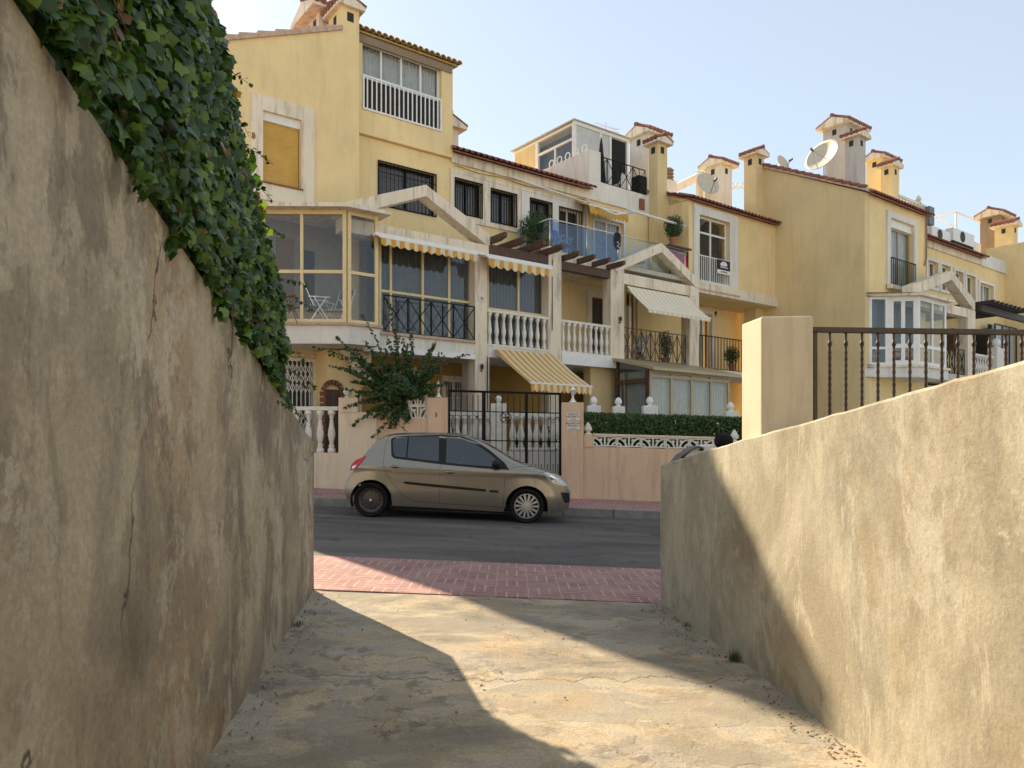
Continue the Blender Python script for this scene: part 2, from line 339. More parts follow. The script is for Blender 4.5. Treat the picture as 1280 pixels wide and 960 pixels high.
def mat_ramp():
    m, t, p = new_mat('old_concrete'); v = coords(t)
    c = ramp(t, noise(t, coords(t,(1,1.6,1)), .8, 8, .65, .4), [(.36,(.24,.21,.165)),(.44,(.36,.31,.23)),(.50,(.50,.42,.30)),(.56,(.44,.40,.33)),(.64,(.58,.47,.32))])
    o = ramp(t, noise(t, coords(t,(1,1,1),(4,2,0)), 1.7, 8, .7, .5), [(.52,(0,0,0)),(.60,(.5,.5,.5))]); c = mixc(t, o, c, (.50,.35,.20))
    gy = ramp(t, noise(t, coords(t,(.8,1.6,1),(8,5,0)), 1.1, 9, .7, .3), [(.50,(0,0,0)),(.57,(.7,.7,.7))]); c = mixc(t, gy, c, (.33,.295,.235))
    fine = noise(t, v, 70, 7, .8); c = mixc(t, .45, c, ramp(t, fine, [(.38,(.45,.45,.45)),(.62,(1.35,1.35,1.35))]), 'MULTIPLY')
    sp = nd(t, 'ShaderNodeTexVoronoi'); sp.inputs['Scale'].default_value = 60; t.links.new(v, sp.inputs['Vector'])
    spk = mth(t, 'MULTIPLY', mth(t, 'LESS_THAN', sp.outputs['Distance'], .18), mth(t, 'GREATER_THAN', noise(t, v, 6, 3), .56)); c = mixc(t, mth(t,'MULTIPLY',spk,.55), c, (.14,.11,.08))
    # cracks that run across the ramp, plus a fine network
    sx = nd(t, 'ShaderNodeSeparateXYZ'); t.links.new(v, sx.inputs[0])
    wv = mth(t, 'MULTIPLY', mth(t, 'SUBTRACT', noise(t, coords(t,(1,.3,1)), 1.7, 9, .65), .5), .75)
    ck = None
    for y0, wd in ((5.25,.0035),(2.6,.004),(7.6,.002)):
        dd = mth(t, 'ABSOLUTE', mth(t, 'SUBTRACT', mth(t, 'ADD', sx.outputs['Y'], wv), y0))
        k_ = ramp(t, mth(t, 'DIVIDE', dd, wd*2), [(.4,(1,1,1)),(1,(0,0,0))]); ck = k_ if ck is None else mth(t, 'MAXIMUM', ck, k_)
    vo = nd(t, 'ShaderNodeTexVoronoi', feature='DISTANCE_TO_EDGE'); vo.inputs['Scale'].default_value = .8
    dv = nd(t, 'ShaderNodeVectorMath', operation='ADD'); nn = nd(t, 'ShaderNodeTexNoise'); nn.inputs['Scale'].default_value = 2.2; nn.inputs['Detail'].default_value = 8
    t.links.new(v, nn.inputs[0]); sc = nd(t, 'ShaderNodeVectorMath', operation='SCALE'); sc.inputs['Scale'].default_value = .8
    t.links.new(nn.outputs['Color'], sc.inputs[0]); t.links.new(v, dv.inputs[0]); t.links.new(sc.outputs[0], dv.inputs[1]); t.links.new(dv.outputs[0], vo.inputs['Vector'])
    k2 = mth(t, 'MULTIPLY', ramp(t, vo.outputs['Distance'], [(0,(.8,.8,.8)),(.0035,(0,0,0))]), ramp(t, noise(t, coords(t,loc=(3,3,3)), .8, 2), [(.52,(0,0,0)),(.6,(1,1,1))]))
    ck = mth(t, 'MAXIMUM', ck, k2)
    c = mixc(t, mth(t,'MULTIPLY',ck,.8), c, (.10,.08,.055))
    plate = ramp(t, noise(t, coords(t,(1,1.4,1),(1,9,0)), 1.3, 8, .6, .4), [(.50,(0,0,0)),(.512,(1,1,1))])
    c = mixc(t, mth(t,'MULTIPLY',plate,.35), c, (.27,.235,.18))
    blot = mth(t,'MULTIPLY',ramp(t, noise(t, coords(t,loc=(6,6,0)), 6, 12, .72, .2), [(.54,(0,0,0)),(.57,(.55,.55,.55))]),ramp(t, noise(t, coords(t,loc=(1,2,0)), .9, 3), [(.46,(0,0,0)),(.56,(1,1,1))]))
    c = mixc(t, blot, c, (.17,.15,.12))
    t.links.new(c, p.inputs['Base Color']); p.inputs['Roughness'].default_value = .95; p.inputs['Specular IOR Level'].default_value = .2
    h = mth(t, 'ADD', mth(t, 'MULTIPLY', noise(t, v, 5, 8, .7), 1.2), mth(t, 'MULTIPLY', fine, .55)); h = mth(t, 'ADD', h, mth(t, 'MULTIPLY', plate, .35)); h = mth(t, 'SUBTRACT', h, mth(t, 'MULTIPLY', ck, 1.0))
    bump(t, p, h, .6, .016); return m
M['ramp'] = mat_ramp()
def mat_asphalt():
    m, t, p = new_mat('asphalt'); v = coords(t)
    c = ramp(t, noise(t, coords(t,(.35,1.6,1)), 1.3, 8, .65), [(.38,(.072,.061,.052)),(.62,(.13,.11,.095))])
    pt = ramp(t, noise(t, coords(t,(.4,.8,1),(7,3,0)), .9, 3, .4), [(.56,(0,0,0)),(.57,(.35,.35,.35))]); c = mixc(t, pt, c, (.05,.045,.04))
    oil = ramp(t, noise(t, coords(t,(1,1,1),(2,6,0)), 2.2, 5), [(.62,(0,0,0)),(.70,(.7,.7,.7))]); c = mixc(t, oil, c, (.03,.028,.026))
    vo = nd(t, 'ShaderNodeTexVoronoi', feature='DISTANCE_TO_EDGE'); vo.inputs['Scale'].default_value = .45
    nn = nd(t, 'ShaderNodeTexNoise'); nn.inputs['Scale'].default_value = 2; nn.inputs['Detail'].default_value = 7; t.links.new(v, nn.inputs[0])
    sc = nd(t, 'ShaderNodeVectorMath', operation='SCALE'); sc.inputs['Scale'].default_value = .8; t.links.new(nn.outputs['Color'], sc.inputs[0])
    dv = nd(t, 'ShaderNodeVectorMath', operation='ADD'); t.links.new(v, dv.inputs[0]); t.links.new(sc.outputs[0], dv.inputs[1]); t.links.new(dv.outputs[0], vo.inputs['Vector'])
    ck = ramp(t, vo.outputs['Distance'], [(0,(.7,.7,.7)),(.006,(0,0,0))]); c = mixc(t, ck, c, (.02,.018,.016))
    fine = noise(t, v, 90, 5, .85); c = mixc(t, .8, c, ramp(t, fine, [(.36,(.45,.45,.45)),(.64,(1.7,1.65,1.6))]), 'MULTIPLY')
    t.links.new(c, p.inputs['Base Color']); p.inputs['Roughness'].default_value = .9; bump(t, p, fine, .5, .006); return m
M['asphalt'] = mat_asphalt()
def mat_paving(name):
    m, t, p = new_mat(name); v = coords(t, rot=(0,0,.0))
    sx = nd(t, 'ShaderNodeSeparateXYZ'); t.links.new(v, sx.inputs[0]); X_, Y_ = sx.outputs['X'], sx.outputs['Y']
    cell, pt = .30, .10
    def gap(co, p_, w_): return mth(t, 'LESS_THAN', mth(t, 'ABSOLUTE', mth(t, 'SUBTRACT', mth(t, 'FRACT', mth(t, 'DIVIDE', mth(t,'ADD',co,100.0), p_)), .5)), w_/p_)
    par = mth(t, 'GREATER_THAN', mth(t, 'FRACT', mth(t, 'MULTIPLY', mth(t, 'ADD', mth(t, 'FLOOR', mth(t, 'DIVIDE', mth(t,'ADD',X_,100.05), cell)), mth(t, 'FLOOR', mth(t, 'DIVIDE', mth(t,'ADD',Y_,100.05), cell))), .5)), .25)
    ln = mth(t, 'ADD', mth(t, 'MULTIPLY', gap(X_, pt, .009), par), mth(t, 'MULTIPLY', gap(Y_, pt, .009), mth(t, 'SUBTRACT', 1.0, par)))
    mo = mth(t, 'MULTIPLY', ln, ramp(t, noise(t, v, 14, 3), [(.35,(.35,.35,.35)),(.6,(1,1,1))]))
    c = ramp(t, noise(t, v, 3, 6, .7), [(.38,(.28,.13,.11)),(.62,(.40,.21,.175))])
    c = mixc(t, mth(t, 'MULTIPLY', mo, .75), c, (.56,.43,.37))
    d = ramp(t, noise(t, coords(t,loc=(2,2,2)), 1.5, 5), [(.5,(0,0,0)),(.8,(.4,.4,.4))]); c = mixc(t, d, c, (.2,.15,.12))
    t.links.new(c, p.inputs['Base Color']); p.inputs['Roughness'].default_value = .85; bump(t, p, mo, -.4, .004); return m
M['paving'] = mat_paving('red_paving')
M['kerb'] = mat_simple('kerb_concrete', (.24,.22,.20), .9, var=.2, vs=6, bmp=.3)
def mat_ground():
    m, t, p = new_mat('dry_ground'); v = coords(t)
    t.links.new(ramp(t, noise(t, v, .3, 8), [(.3,(.32,.27,.19)),(.7,(.46,.39,.28))]), p.inputs['Base Color']); p.inputs['Roughness'].default_value = 1; return m
M['ground'] = mat_ground()
def mat_paint(name, col, metal=.6, rough=.28):
    m, t, p = new_mat(name); v = coords(t)
    n = noise(t, v, 900, 1); c = ramp(t, n, [(.3,tuple(x*.85 for x in col)),(.7,tuple(x*1.15 for x in col))])
    dirt = ramp(t, noise(t, v, 3, 6), [(.4,(0,0,0)),(.8,(.25,.25,.25))]); c = mixc(t, dirt, c, (.25,.20,.14))
    t.links.new(c, p.inputs['Base Color']); p.inputs['Metallic'].default_value = metal; p.inputs['Roughness'].default_value = rough
    p.inputs['Coat Weight'].default_value = .8; p.inputs['Coat Roughness'].default_value = .06; return m
M['carpaint'] = mat_paint('champagne_metallic_paint', (.30,.265,.21))
M['chrome'] = mat_simple('chrome', (.75,.75,.75), .15, 1, var=.02)
M['hubcap'] = mat_simple('silver_plastic', (.5,.49,.47), .35, .5, var=.05)
M['taillight'] = mat_simple('red_lens', (.5,.015,.02), .12, var=.1, vs=30)
M['headlight'] = mat_simple('headlight_lens', (.55,.6,.62), .08, .3, var=.25, vs=14)
M['satin_black'] = mat_simple('black_trim', (.014,.014,.013), .5, spec=.25)
# ============================================================ the setting
def XL(y): return -1.02-.1106*y
def XR(y): return 2.06-.1106*y
def RZ(x, y):           # ramp height
    l, r = .07-.05*(6.68-y), -.05-.018*(6.68-y); u = (x-XL(y))/(XR(y)-XL(y)); return l+(r-l)*u
def slab(name, x0, x1, y0, y1, dz, mat, cross=0, thick=.3, nx=2):
    b = MB(TW)
    b.hexa([(x0,y0,G(x0)+dz-thick),(x1,y0,G(x1)+dz-thick),(x1,y1,G(x1)+dz-thick),(x0,y1,G(x0)+dz-thick),
            (x0,y0,G(x0)+dz),(x1,y0,G(x1)+dz),(x1,y1,G(x1)+dz+cross*(y1-y0)),(x0,y1,G(x0)+dz+cross*(y1-y0))])
    return tag(b.build(name, mat), kind='structure')
slab('road', -60, 60, 8.57, 14.8, 0, M['asphalt'])
slab('near_pavement', -60, 60, 6.68, 8.57, .012, M['paving'], .0)
slab('far_pavement', -60, 60, 14.945, 16.8, .155, M['paving'], .03)
b = MB(TW); x = -20.0
while x < 30:
    b.hexa([(x+.006,14.8,G(x)-.2),(x+.994,14.8,G(x+1)-.2),(x+.994,14.94,G(x+1)-.2),(x+.006,14.94,G(x)-.2),
            (x+.006,14.82,G(x)+.16),(x+.994,14.82,G(x+1)+.16),(x+.994,14.94,G(x+1)+.16),(x+.006,14.94,G(x)+.16)]); x += 1
tag(b.build('kerb', M['kerb'], bevel=.012), kind='structure')
# ground sheet round everything
b = MB(TW)
def gquad(x0,x1,y0,y1,z=-.02):
    b.add([(x0,y0,G(x0)+z),(x1,y0,G(x1)+z),(x1,y1,G(x1)+z),(x0,y1,G(x0)+z)], [(0,1,2,3)])
gquad(-300,300,14.9,600,-.05); gquad(-300,300,-60,-8)
b.add([(-300,-8,G(-300)-.02),(XL(-8)-.12,-8,-.02),(XL(6.67)-.12,6.67,G(-1.8)-.02),(-300,6.67,G(-300)-.02)],[(0,1,2,3)])
b.add([(XR(-8)+.2,-8,-.12),(300,-8,G(300)-.02),(300,6.67,G(300)-.02),(XR(6.67)+.2,6.67,G(1.5)-.02)],[(0,1,2,3)])
gquad(-300,-60,6.67,14.9,-.05); gquad(60,300,6.67,14.9,-.05)
tag(b.build('ground', M['ground'], recalc=False), kind='structure')
# ramp
b = MB(TW); NX, NY = 90, 220; vs = []; fs = []
from mathutils import noise as mnoise
for j in range(NY+1):
    y = -8+14.68*j/NY
    for i in range(NX+1):
        x = XL(y)-.15+(XR(y)-XL(y)+.3)*i/NX
        n = mnoise.fractal(Vector((x*1.1,y*1.1,0)), 1.0, 2.0, 5)*.010
        p = mnoise.noise(Vector((x*.9+3,y*1.2,5)));
        n += .010 if p > .12 else 0
        if j == NY: n = 0
        ed = min(x-XL(y), XR(y)-x)
        if ed < .12: n += .012*(1-max(ed,0)/.12)*(.5+mnoise.noise(Vector((x*4,y*6,1))))
        vs.append((x, y, RZ(x,y)+n))
for j in range(NY):
    for i in range(NX): a = j*(NX+1)+i; fs.append((a,a+1,a+NX+2,a+NX+1))
b.add(vs, fs); tag(b.build('concrete_ramp', M['ramp'], smooth=True, recalc=False), kind='structure')
# raised yard behind the front garden walls
b = MB(TW); b.hexa([(-16,18.42,-.5),(30,18.42,-.5),(30,60,-.5),(-16,60,-.5),(-16,18.42,1.10),(30,18.42,1.10),(30,60,1.10),(-16,60,1.10)])
tag(b.build('garden_terrace', M['grey_r']), kind='structure')
b = MB(TW); b.box(-6.3, -1.5, 17.0, 18.42, -.3, .36); tag(b.build('garden_path', M['grey_r']), kind='structure')
b = MB(TW); b.box(1.45, 12, 17.0, 18.2, -.9, .95); tag(b.build('planting_bed', M['soil']), kind='structure')

# ============================================================ foreground walls
def long_wall(name, label, XF, sgn, top, y0, y1, thick, mat, zb=-1.2, n=150, amp=.004, tamp=.006):
    """XF: inner face line; sgn: direction of the thickness"""
    b = MB(TW); vs = []; fs = []; rows = 26; ring = None
    for j in range(n+1):
        y = y0+(y1-y0)*j/n; t = top(y)+mnoise.noise(Vector((y*2.2,0,3)))*tamp+mnoise.noise(Vector((y*9,0,3)))*tamp*.6
        pts = []
        for r in range(rows+1):
            z = zb+(t-.018-zb)*r/rows; d = mnoise.fractal(Vector((y*1.1,z*1.1,sgn)),1.0,2.0,4)*amp*1.6
            pts.append((XF(y)+d*sgn, y, z))
        pts += [(XF(y)+.012*sgn, y, t-.004), (XF(y)+.035*sgn, y, t), (XF(y)+(thick-.02)*sgn, y, t), (XF(y)+thick*sgn, y, t-.02), (XF(y)+thick*sgn, y, zb)]
        ring = len(pts); vs += pts
    for j in range(n):
        for i in range(ring-1): a = j*ring+i; fs.append((a,a+1,a+ring+1,a+ring))
    fs.append(tuple(range(ring))); fs.append(tuple(n*ring+i for i in range(ring)))
    b.add(vs, fs); o = b.build(name, mat, smooth=False)
    return o
def topL(y): return E+.02+.2255*(6.68-max(y,-1))
o = long_wall('ramp_wall', '', XL, -1, topL, -8, 6.68, .24, M['oldwall'])
tag(o, 'tall stained brown ramp wall with a steeply sloping top, ivy hanging over it', 'wall')
def topR(y): return E+float(np.interp(y, [-8,0,2.6,2.93,3.43,4.02,4.95,6.68], [1.2,.56,.293,.262,.204,.133,.037,-.178]))
o = long_wall('ramp_wall', '', XR, 1, topR, -8, 6.68, .42, M['rwall'], amp=.005, tamp=.012)
tag(o, 'long sand coloured ramp wall beside the sunlit concrete, brown railing behind', 'wall')
for p in o.data.polygons: p.use_smooth = False
# corner pillar
ax = Vector((-.1106,1)).normalized(); bx_ = Vector((ax.y,-ax.x))
c0 = Vector((.332*4.75, 4.75))
b = MB(TW); pz0, pz1 = E-.25, E+.806
q = [c0, c0+bx_*.345, c0+bx_*.345+ax*.31, c0+ax*.31]
b.hexa([(p.x,p.y,pz0) for p in q]+[(p.x,p.y,pz1+(.012 if i in (1,) else 0)) for i,p in enumerate(q)])
tag(b.build('gate_pillar', M['pillar'], bevel=.012), 'square sand coloured pillar on top of the ramp wall at the railing end', 'pillar')
# railing
rl = empty('iron_railing', (1.93,4.87,E-.45), 'brown iron railing of twisted bars beyond the sand coloured ramp wall', 'railing')
zr0 = E-.45; X0, X1 = .403*4.85, 6.0
def rt(x): return E+.757-.0045*(x-X0)*3
b = MB(TW); b.hexa([(X0-.02,4.85,rt(X0)-.034),(X1,4.85,rt(X1)-.034),(X1,4.89,rt(X1)-.034),(X0-.02,4.89,rt(X0)-.034),(X0-.02,4.85,rt(X0)),(X1,4.85,rt(X1)),(X1,4.89,rt(X1)),(X0-.02,4.89,rt(X0))])
b.build('top_rail', M['brownmetal'], rl, bevel=.003)
b = MB(TW); b.box(X0, X1, 4.86, 4.88, zr0, zr0+.02); b.build('bottom_rail', M['brownmetal'], rl)
b = MB(TW); b.box(X0-.0, X0+.02, 4.86, 4.882, zr0, rt(X0)-.035); b.build('end_post', M['brownmetal'], rl)
def twisted():
    b = MB(TW); prof = []; z = zr0+.02; L = rt(2.5)-.03-zr0-.02
    n = 90
    for i in range(n+1):
        u = i/n; tw = (.08<u<.40) or (.50<u<.90)
        r = .0085+(.0035*(.5+.5*math.sin(i*1.9)) if tw else 0) + (.006 if abs(u-.45)<.018 or abs(u-.94)<.01 else 0)
        prof.append((r, L*u))
    b.lathe((X0+.104,4.87,z), prof, 7); return b.build('bar', M['brownmetal'], rl, smooth=True)
bar0 = twisted(); x = X0+.104*2
while x < X1-.05:
    c = bar0.copy(); COL.objects.link(c); c.parent = rl; c.location = (x-X0-.104,0,0); x += .1035
b = MB(TW); b.box(X0-.05, X1, 4.80, 5.0, -.6, zr0-.004); tag(b.build('garden_wall', M['pillar']), 'low sand coloured wall under the brown iron railing', 'wall')

# ============================================================ balusters and finials
_bal = {}
BPROF = [(.50,0),(.50,.10),(.30,.11),(.42,.15),(.30,.20),(.26,.24),(.40,.34),(.50,.42),(.46,.50),(.33,.62),(.24,.76),(.22,.82),(.34,.84),(.24,.87),(.45,.91),(.50,.92),(.50,1.0)]
def baluster(parent, T, a, d, h0, h1, wid=.105, mat='whitestone'):
    key = (round(h1-h0,3), wid, mat)
    if key not in _bal:
        b = MB(TW); prof = [(r*wid, z*(h1-h0)) for r,z in BPROF]
        b.lathe((0,0,0), prof, 12)
        me = bpy.data.meshes.new('baluster'); me.from_pydata(b.v, [], b.f); me.materials.append(M[mat]); me.update()
        for p in me.polygons: p.use_smooth = len(p.vertices) == 4
        _bal[key] = me
    o = bpy.data.objects.new('baluster', _bal[key]); COL.objects.link(o); o.parent = parent
    o.location = Vector(T((a,d,h0)))-Vector(parent['_o']); return o
def finial(mb, a, d, h, r, kind='egg'):
    if kind == 'egg': prof = [(r*.75,0),(r*.75,.25*r),(r*.45,.35*r),(r*.45,.55*r),(r*.95,.8*r),(r*1.0,1.2*r),(r*.9,1.7*r),(r*.6,2.2*r),(r*.2,2.5*r)]
    elif kind == 'cone': prof = [(r*.95,0),(r*.95,.2*r),(r*.5,.45*r),(r*.5,.7*r),(r*1.0,.95*r),(r*.95,1.4*r),(r*.55,2.3*r),(r*.1,2.9*r)]
    else: prof = [(r*.8,0),(r*.8,.25*r),(r*.4,.3*r),(r*.4,.5*r)]+[(r*math.sin(t),1.4*r-r*math.cos(t)) for t in np.linspace(.45,3.05,9)]
    mb.lathe((a,d,h), prof, 14)

# ============================================================ front garden walls
YW = 16.8
def gbox(mb, px0, px1, pyt, zb=None, y0=YW, y1=YW+.2, pyb=None):
    x0, x1 = XW(px0,y0), XW(px1,y0); zt = HW(pyt,y0); z0 = HW(pyb,y0) if pyb else (G(x1)-.1 if zb is None else zb)
    return mb.box(x0, x1, y0, y1, z0, zt)
# left stretch: low wall with balusters
t = empty('garden_balustrade', (XW(380,YW),YW,.4), 'low cream balustrade left of the parked car, under the latticed window', 'balustrade', 'front garden boundaries')
gbox(MB(TW), 250, 423, 566).build('wall', M['pinklight'], t)
gbox(MB(TW), 250, 423, 508, pyb=513, y0=YW+.02, y1=YW+.18).build('rail', M['whitestone'], t, bevel=.008)
for px in np.arange(414.5, 260, -14.4): baluster(t, TW, XW(px,YW+.1), YW+.1, HW(566,YW), HW(513,YW+.02), .17)
t = empty('garden_wall', (XW(490,YW),YW,.3), 'pink garden wall behind the parked car with lattice block panel and number 3', 'wall', 'front garden boundaries')
b = MB(TW); gbox(b, 423, 470.8, 515, y0=YW-.04, y1=YW+.2); b.build('wall', M['pinklight'], t)
b = MB(TW); gbox(b, 471, 533.8, 523); b.build('wall', M['pink'], t)
b = MB(TW); gbox(b, 423.2, 447, 497, y0=YW-.06, y1=YW+.24, pyb=515.2); p = b.build('pillar', M['pinklight'], t)
b = MB(TW); finial(b, XW(434.5,YW+.1), YW+.1, HW(497,YW), .095, 'ball'); b.build('finial', M['whitestone'], p, smooth=True)
b = MB(TW); gbox(b, 534, 559.5, 497, y0=YW-.03, y1=YW+.30); b.build('pillar', M['pink'], t, bevel=.01)
text_mesh('3', .15, (XW(545,YW), YW-.034, HW(519,YW)), Matrix.Rotation(math.radians(90),3,'X').to_quaternion(), M['text_black'], 'house_number', t)
def breeze(parent, x0, x1, z0, z1, y0, y1, name='lattice_block'):
    b = MB(TW); f = .028; xm = (x0+x1)/2; ym0, ym1 = y0, y1
    b.box(x0,x1,ym0,ym1,z0,z0+f); b.box(x0,x1,ym0,ym1,z1-f,z1); b.box(x0,x0+f,ym0,ym1,z0+f,z1-f); b.box(x1-f,x1,ym0,ym1,z0+f,z1-f); b.box(xm-f*.6,xm+f*.6,ym0,ym1,z0+f,z1-f)
    w_, h_ = (x1-x0)/2, z1-z0
    for sx in (-1,1):
        for (r0, cz) in ((.80, 0),(.42,0)):
            pts_o = []; pts_i = []
            for q in np.linspace(0, math.pi/2, 9):
                cx = xm+sx*w_*1.0; 
                for lst, rr in ((pts_o, r0),(pts_i, r0-.13)):
                    lst.append((cx-sx*w_*rr*math.cos(q)*1.05, z0+h_*rr*math.sin(q)*1.15))
            for i in range(8):
                a0,a1,b0,b1 = pts_o[i],pts_o[i+1],pts_i[i],pts_i[i+1]
                P = [min(max(z,z0+f*.5),z1-f*.5) for z in (a0[1],a1[1],b1[1],b0[1])]
                b.hexa([(a0[0],y0+.01,P[0]),(a1[0],y0+.01,P[1]),(b1[0],y0+.01,P[2]),(b0[0],y0+.01,P[3]),(a0[0],y1-.01,P[0]),(a1[0],y1-.01,P[1]),(b1[0],y1-.01,P[2]),(b0[0],y1-.01,P[3])])
        b.lathe((xm+sx*w_*.32,y0+.008,z1-h_*.34), [(.03,0),(.035,.02),(.035,.06)], 8, axis='y')
    return b.build(name, M['whitestone'], parent)
zb_, zt_ = HW(522.8,YW), HW(491,YW); xs = [XW(p,YW) for p in (485.5,509.7,533.9)]
for i in range(2):
    for j in range(2): breeze(t, xs[i], xs[i+1]-.004, zb_+(zt_-zb_)*j/2, zb_+(zt_-zb_)*(j+1)/2-.003, YW+.05, YW+.16)
# right stretch
t = empty('garden_wall', (XW(800,YW),YW,.2), 'pinkish garden wall in front of the clipped hedge, pierced white lattice blocks along its top', 'wall', 'front garden boundaries')
b = MB(TW); gbox(b, 702, 729.5, 503, y0=YW-.04, y1=YW+.32); b.build('pillar', M['pink'], t, bevel=.012)
b = MB(TW); xa, xb = XW(729.8,YW), 9.5; za = HW(558,YW); 
def zt(x): return za-(x-xa)*.028
b.prism([(xa,-.5),(xb,-.8),(xb,zt(xb)),(xa,zt(xa))], YW+.02, YW+.22); b.build('wall', M['pink'], t)
b = MB(TW); gbox(b, 730, 741, 543, y0=YW+.0, y1=YW+.23, pyb=558.5); b.build('post', M['pink'], t)
b = MB(TW); finial(b, XW(735.5,YW), YW+.1, HW(543,YW), .095, 'cone'); b.build('finial', M['whitestone'], t, smooth=True)
b = MB(TW); b.box(XW(914,YW),XW(925,YW),YW,YW+.23,zt(4.9)-.01,HW(553,YW)); b.build('post', M['pink'], t)
b = MB(TW); finial(b, XW(919.5,YW), YW+.1, HW(553,YW), .1, 'cone'); b.build('finial', M['whitestone'], t, smooth=True)
x = XW(741.5,YW); wd = (XW(893,YW)-x)/5
for i in range(6):
    x0 = x+i*wd; zz = zt(x0+wd/2)
    if i < 5 or True: breeze(t, x0, x0+wd-.006 if i < 5 else XW(913.5,YW), zz+.012, zz+.245, YW+.05, YW+.17)
b = MB(TW); x1 = x+5.0*wd+.37; b.prism([(x,zt(x)+.247),(x1,zt(x1)+.247),(x1,zt(x1)+.295),(x,zt(x)+.295)], YW+.03, YW+.20); b.build('coping', M['pinklight'], t, bevel=.006)
# gate
t = empty('garden_gate', (XW(631,YW),YW+.06,.2), 'black iron bar gate between the two pink pillars behind the car', 'gate')
yg = YW+.08
def gz(px, py): return HW(py, yg)
b = MB(TW)
zt0, zt1 = HW(487,yg), HW(491,yg); xg0, xg1 = XW(560.5,yg), XW(701.5,yg); zbm = .22
b.prism([(xg0,zt0-.05),(xg1,zt1-.05),(xg1,zt1),(xg0,zt0)], yg, yg+.04)
for px, wd_ in ((561.5,.04),(604.7,.085),(658,.07),(700.3,.055)): b.box(XW(px,yg)-wd_/2, XW(px,yg)+wd_/2, yg-.01, yg+.05, zbm, HW(487.5+.028*(px-560),yg)-.002)
b.build('frame', M['black'], t)
b = MB(TW)
for py in (513.5, 549.5, 600): b.prism([(xg0+.02,HW(py,yg)-.012),(xg1-.02,HW(py+3,yg)-.012),(xg1-.02,HW(py+3,yg)+.012),(xg0+.02,HW(py,yg)+.012)], yg+.012, yg+.03)
b.build('cross_rail', M['black'], t)
g0 = MB(TW).tube((XW(569,yg),yg+.02,zbm), (XW(569,yg),yg+.02,zt1-.05), .0085, 6).build('bar', M['black'], t)
for px in (576.5,584,591,597.5,612.5,620,627.5,635,642.5,650,666,673.5,681,688,694.5):
    c = g0.copy(); COL.objects.link(c); c.parent = t; c.location = (XW(px,yg)-XW(569,yg),0,0)
g1 = MB(TW).tube((XW(662,yg),yg+.02,zbm), (XW(662,yg),yg+.02,HW(580,yg)), .0085, 6).build('short_bar', M['black'], t)
for px in (669.7,677,684.5,691.5,697.5):
    c = g1.copy(); COL.objects.link(c); c.parent = t; c.location = (XW(px,yg)-XW(662,yg),0,0)
b = MB(TW); cx, cz = XW(632,yg), HW(522,yg)
for k_ in range(4):
    a = math.pi/2*k_+math.pi/4; pts = [(cx+.06*math.cos(a)+.05*math.cos(q), yg+.02, cz+.06*math.sin(a)+.05*math.sin(q)) for q in np.linspace(0,2*math.pi,11)]
    b.path(pts, .008, 5)
pts = [(cx+.125*math.cos(q), yg+.02, cz+.125*math.sin(q)) for q in np.linspace(0,2*math.pi,17)]; b.path(pts, .008, 5)
b.build('rosette', M['black'], t)
# signs on the right gate pillar
for i, (py0, py1, wds, lab) in enumerate(((516.5,525.2,('PRIVATE','PROPERTY'),'upper white plate with black lettering on the pink gate pillar'),(527.4,536.8,('PROPIEDAD','PRIVADA'),'lower white plate with black lettering on the pink gate pillar'))):
    ys = YW-.055; t = empty('sign_plate', (XW(716.7,ys),ys,HW(py1,ys)), lab, 'sign', 'plates on the gate pillar')
    b = MB(TW); b.box(XW(708.8,ys),XW(724.4,ys),ys,ys+.012,HW(py1,ys),HW(py0,ys)); b.build('plate', M['white'], t)
    R90 = Matrix.Rotation(math.radians(90),3,'X').to_quaternion(); cx = XW(716.6,ys)
    h_ = HW(py0,ys)-HW(py1,ys)
    text_mesh(wds[0]+'\n'+wds[1], .06, (cx, ys-.003, HW(py0,ys)-h_*.36), R90, M['text_black'], 'lettering', t)
    text_mesh('PRIVATE' if i == 0 else 'NO PARKING', .030, (cx, ys-.003, HW(py1,ys)+h_*.14), R90, M['text_red'], 'small_lettering', t)
# lanterns on gate pillars
def lantern(px, py, label):
    yl = YW+.12; x, z = XW(px,yl), HW(py,yl)
    t = empty('pillar_lantern', (x,yl,z), label, 'lantern', 'lanterns on the gate pillars')
    MB(TW).lathe((x,yl,z), [(.085,0),(.085,.015),(.06,.03),(.028,.09),(.02,.14),(.03,.16),(.045,.17)], 10).build('stand', M['white'], t, smooth=True)
    MB(TW).lathe((x,yl,z+.17), [(.035,0),(.055,.10)], 6).build('lamp_glass', M['lamp_glass'], t)
    b = MB(TW); b.lathe((x,yl,z+.27), [(.085,0),(.06,.03),(.02,.06),(.012,.09),(.003,.12)], 6); b.build('lamp_cap', M['white'], t)
lantern(548, 497, 'small white lantern on the left gate pillar beside the sprawling shrub')
lantern(716, 503, 'small white lantern on the right gate pillar above the sign plates')
# inner balustrade on the raised yard
YB = 18.3
t = empty('garden_balustrade', (XW(631,YB),YB,.36), 'white balustrade on a plinth seen through the black gate', 'balustrade')
b = MB(TW); b.box(XW(548,YB),XW(708,YB),YB-.02,YB+.14,.3,HW(564,YB)); b.build('plinth', M['white_r'], t)
b = MB(TW); x0,x1 = XW(552,YB),XW(706,YB)
b.prism([(x0,HW(519,YB)),(x1,HW(522,YB)),(x1,HW(516.5,YB)),(x0,HW(513.5,YB))], YB-.04, YB+.16); b.build('rail', M['whitestone'], t, bevel=.008)
b = MB(TW); b.box(XW(613.5,YB),XW(633,YB),YB-.1,YB+.25,.3,HW(504.5,YB)); p = b.build('post', M['whitestone'], t, bevel=.012)
b = MB(TW); finial(b, XW(623,YB), YB+.08, HW(504.5,YB), .085, 'ball'); b.build('finial', M['whitestone'], p, smooth=True)
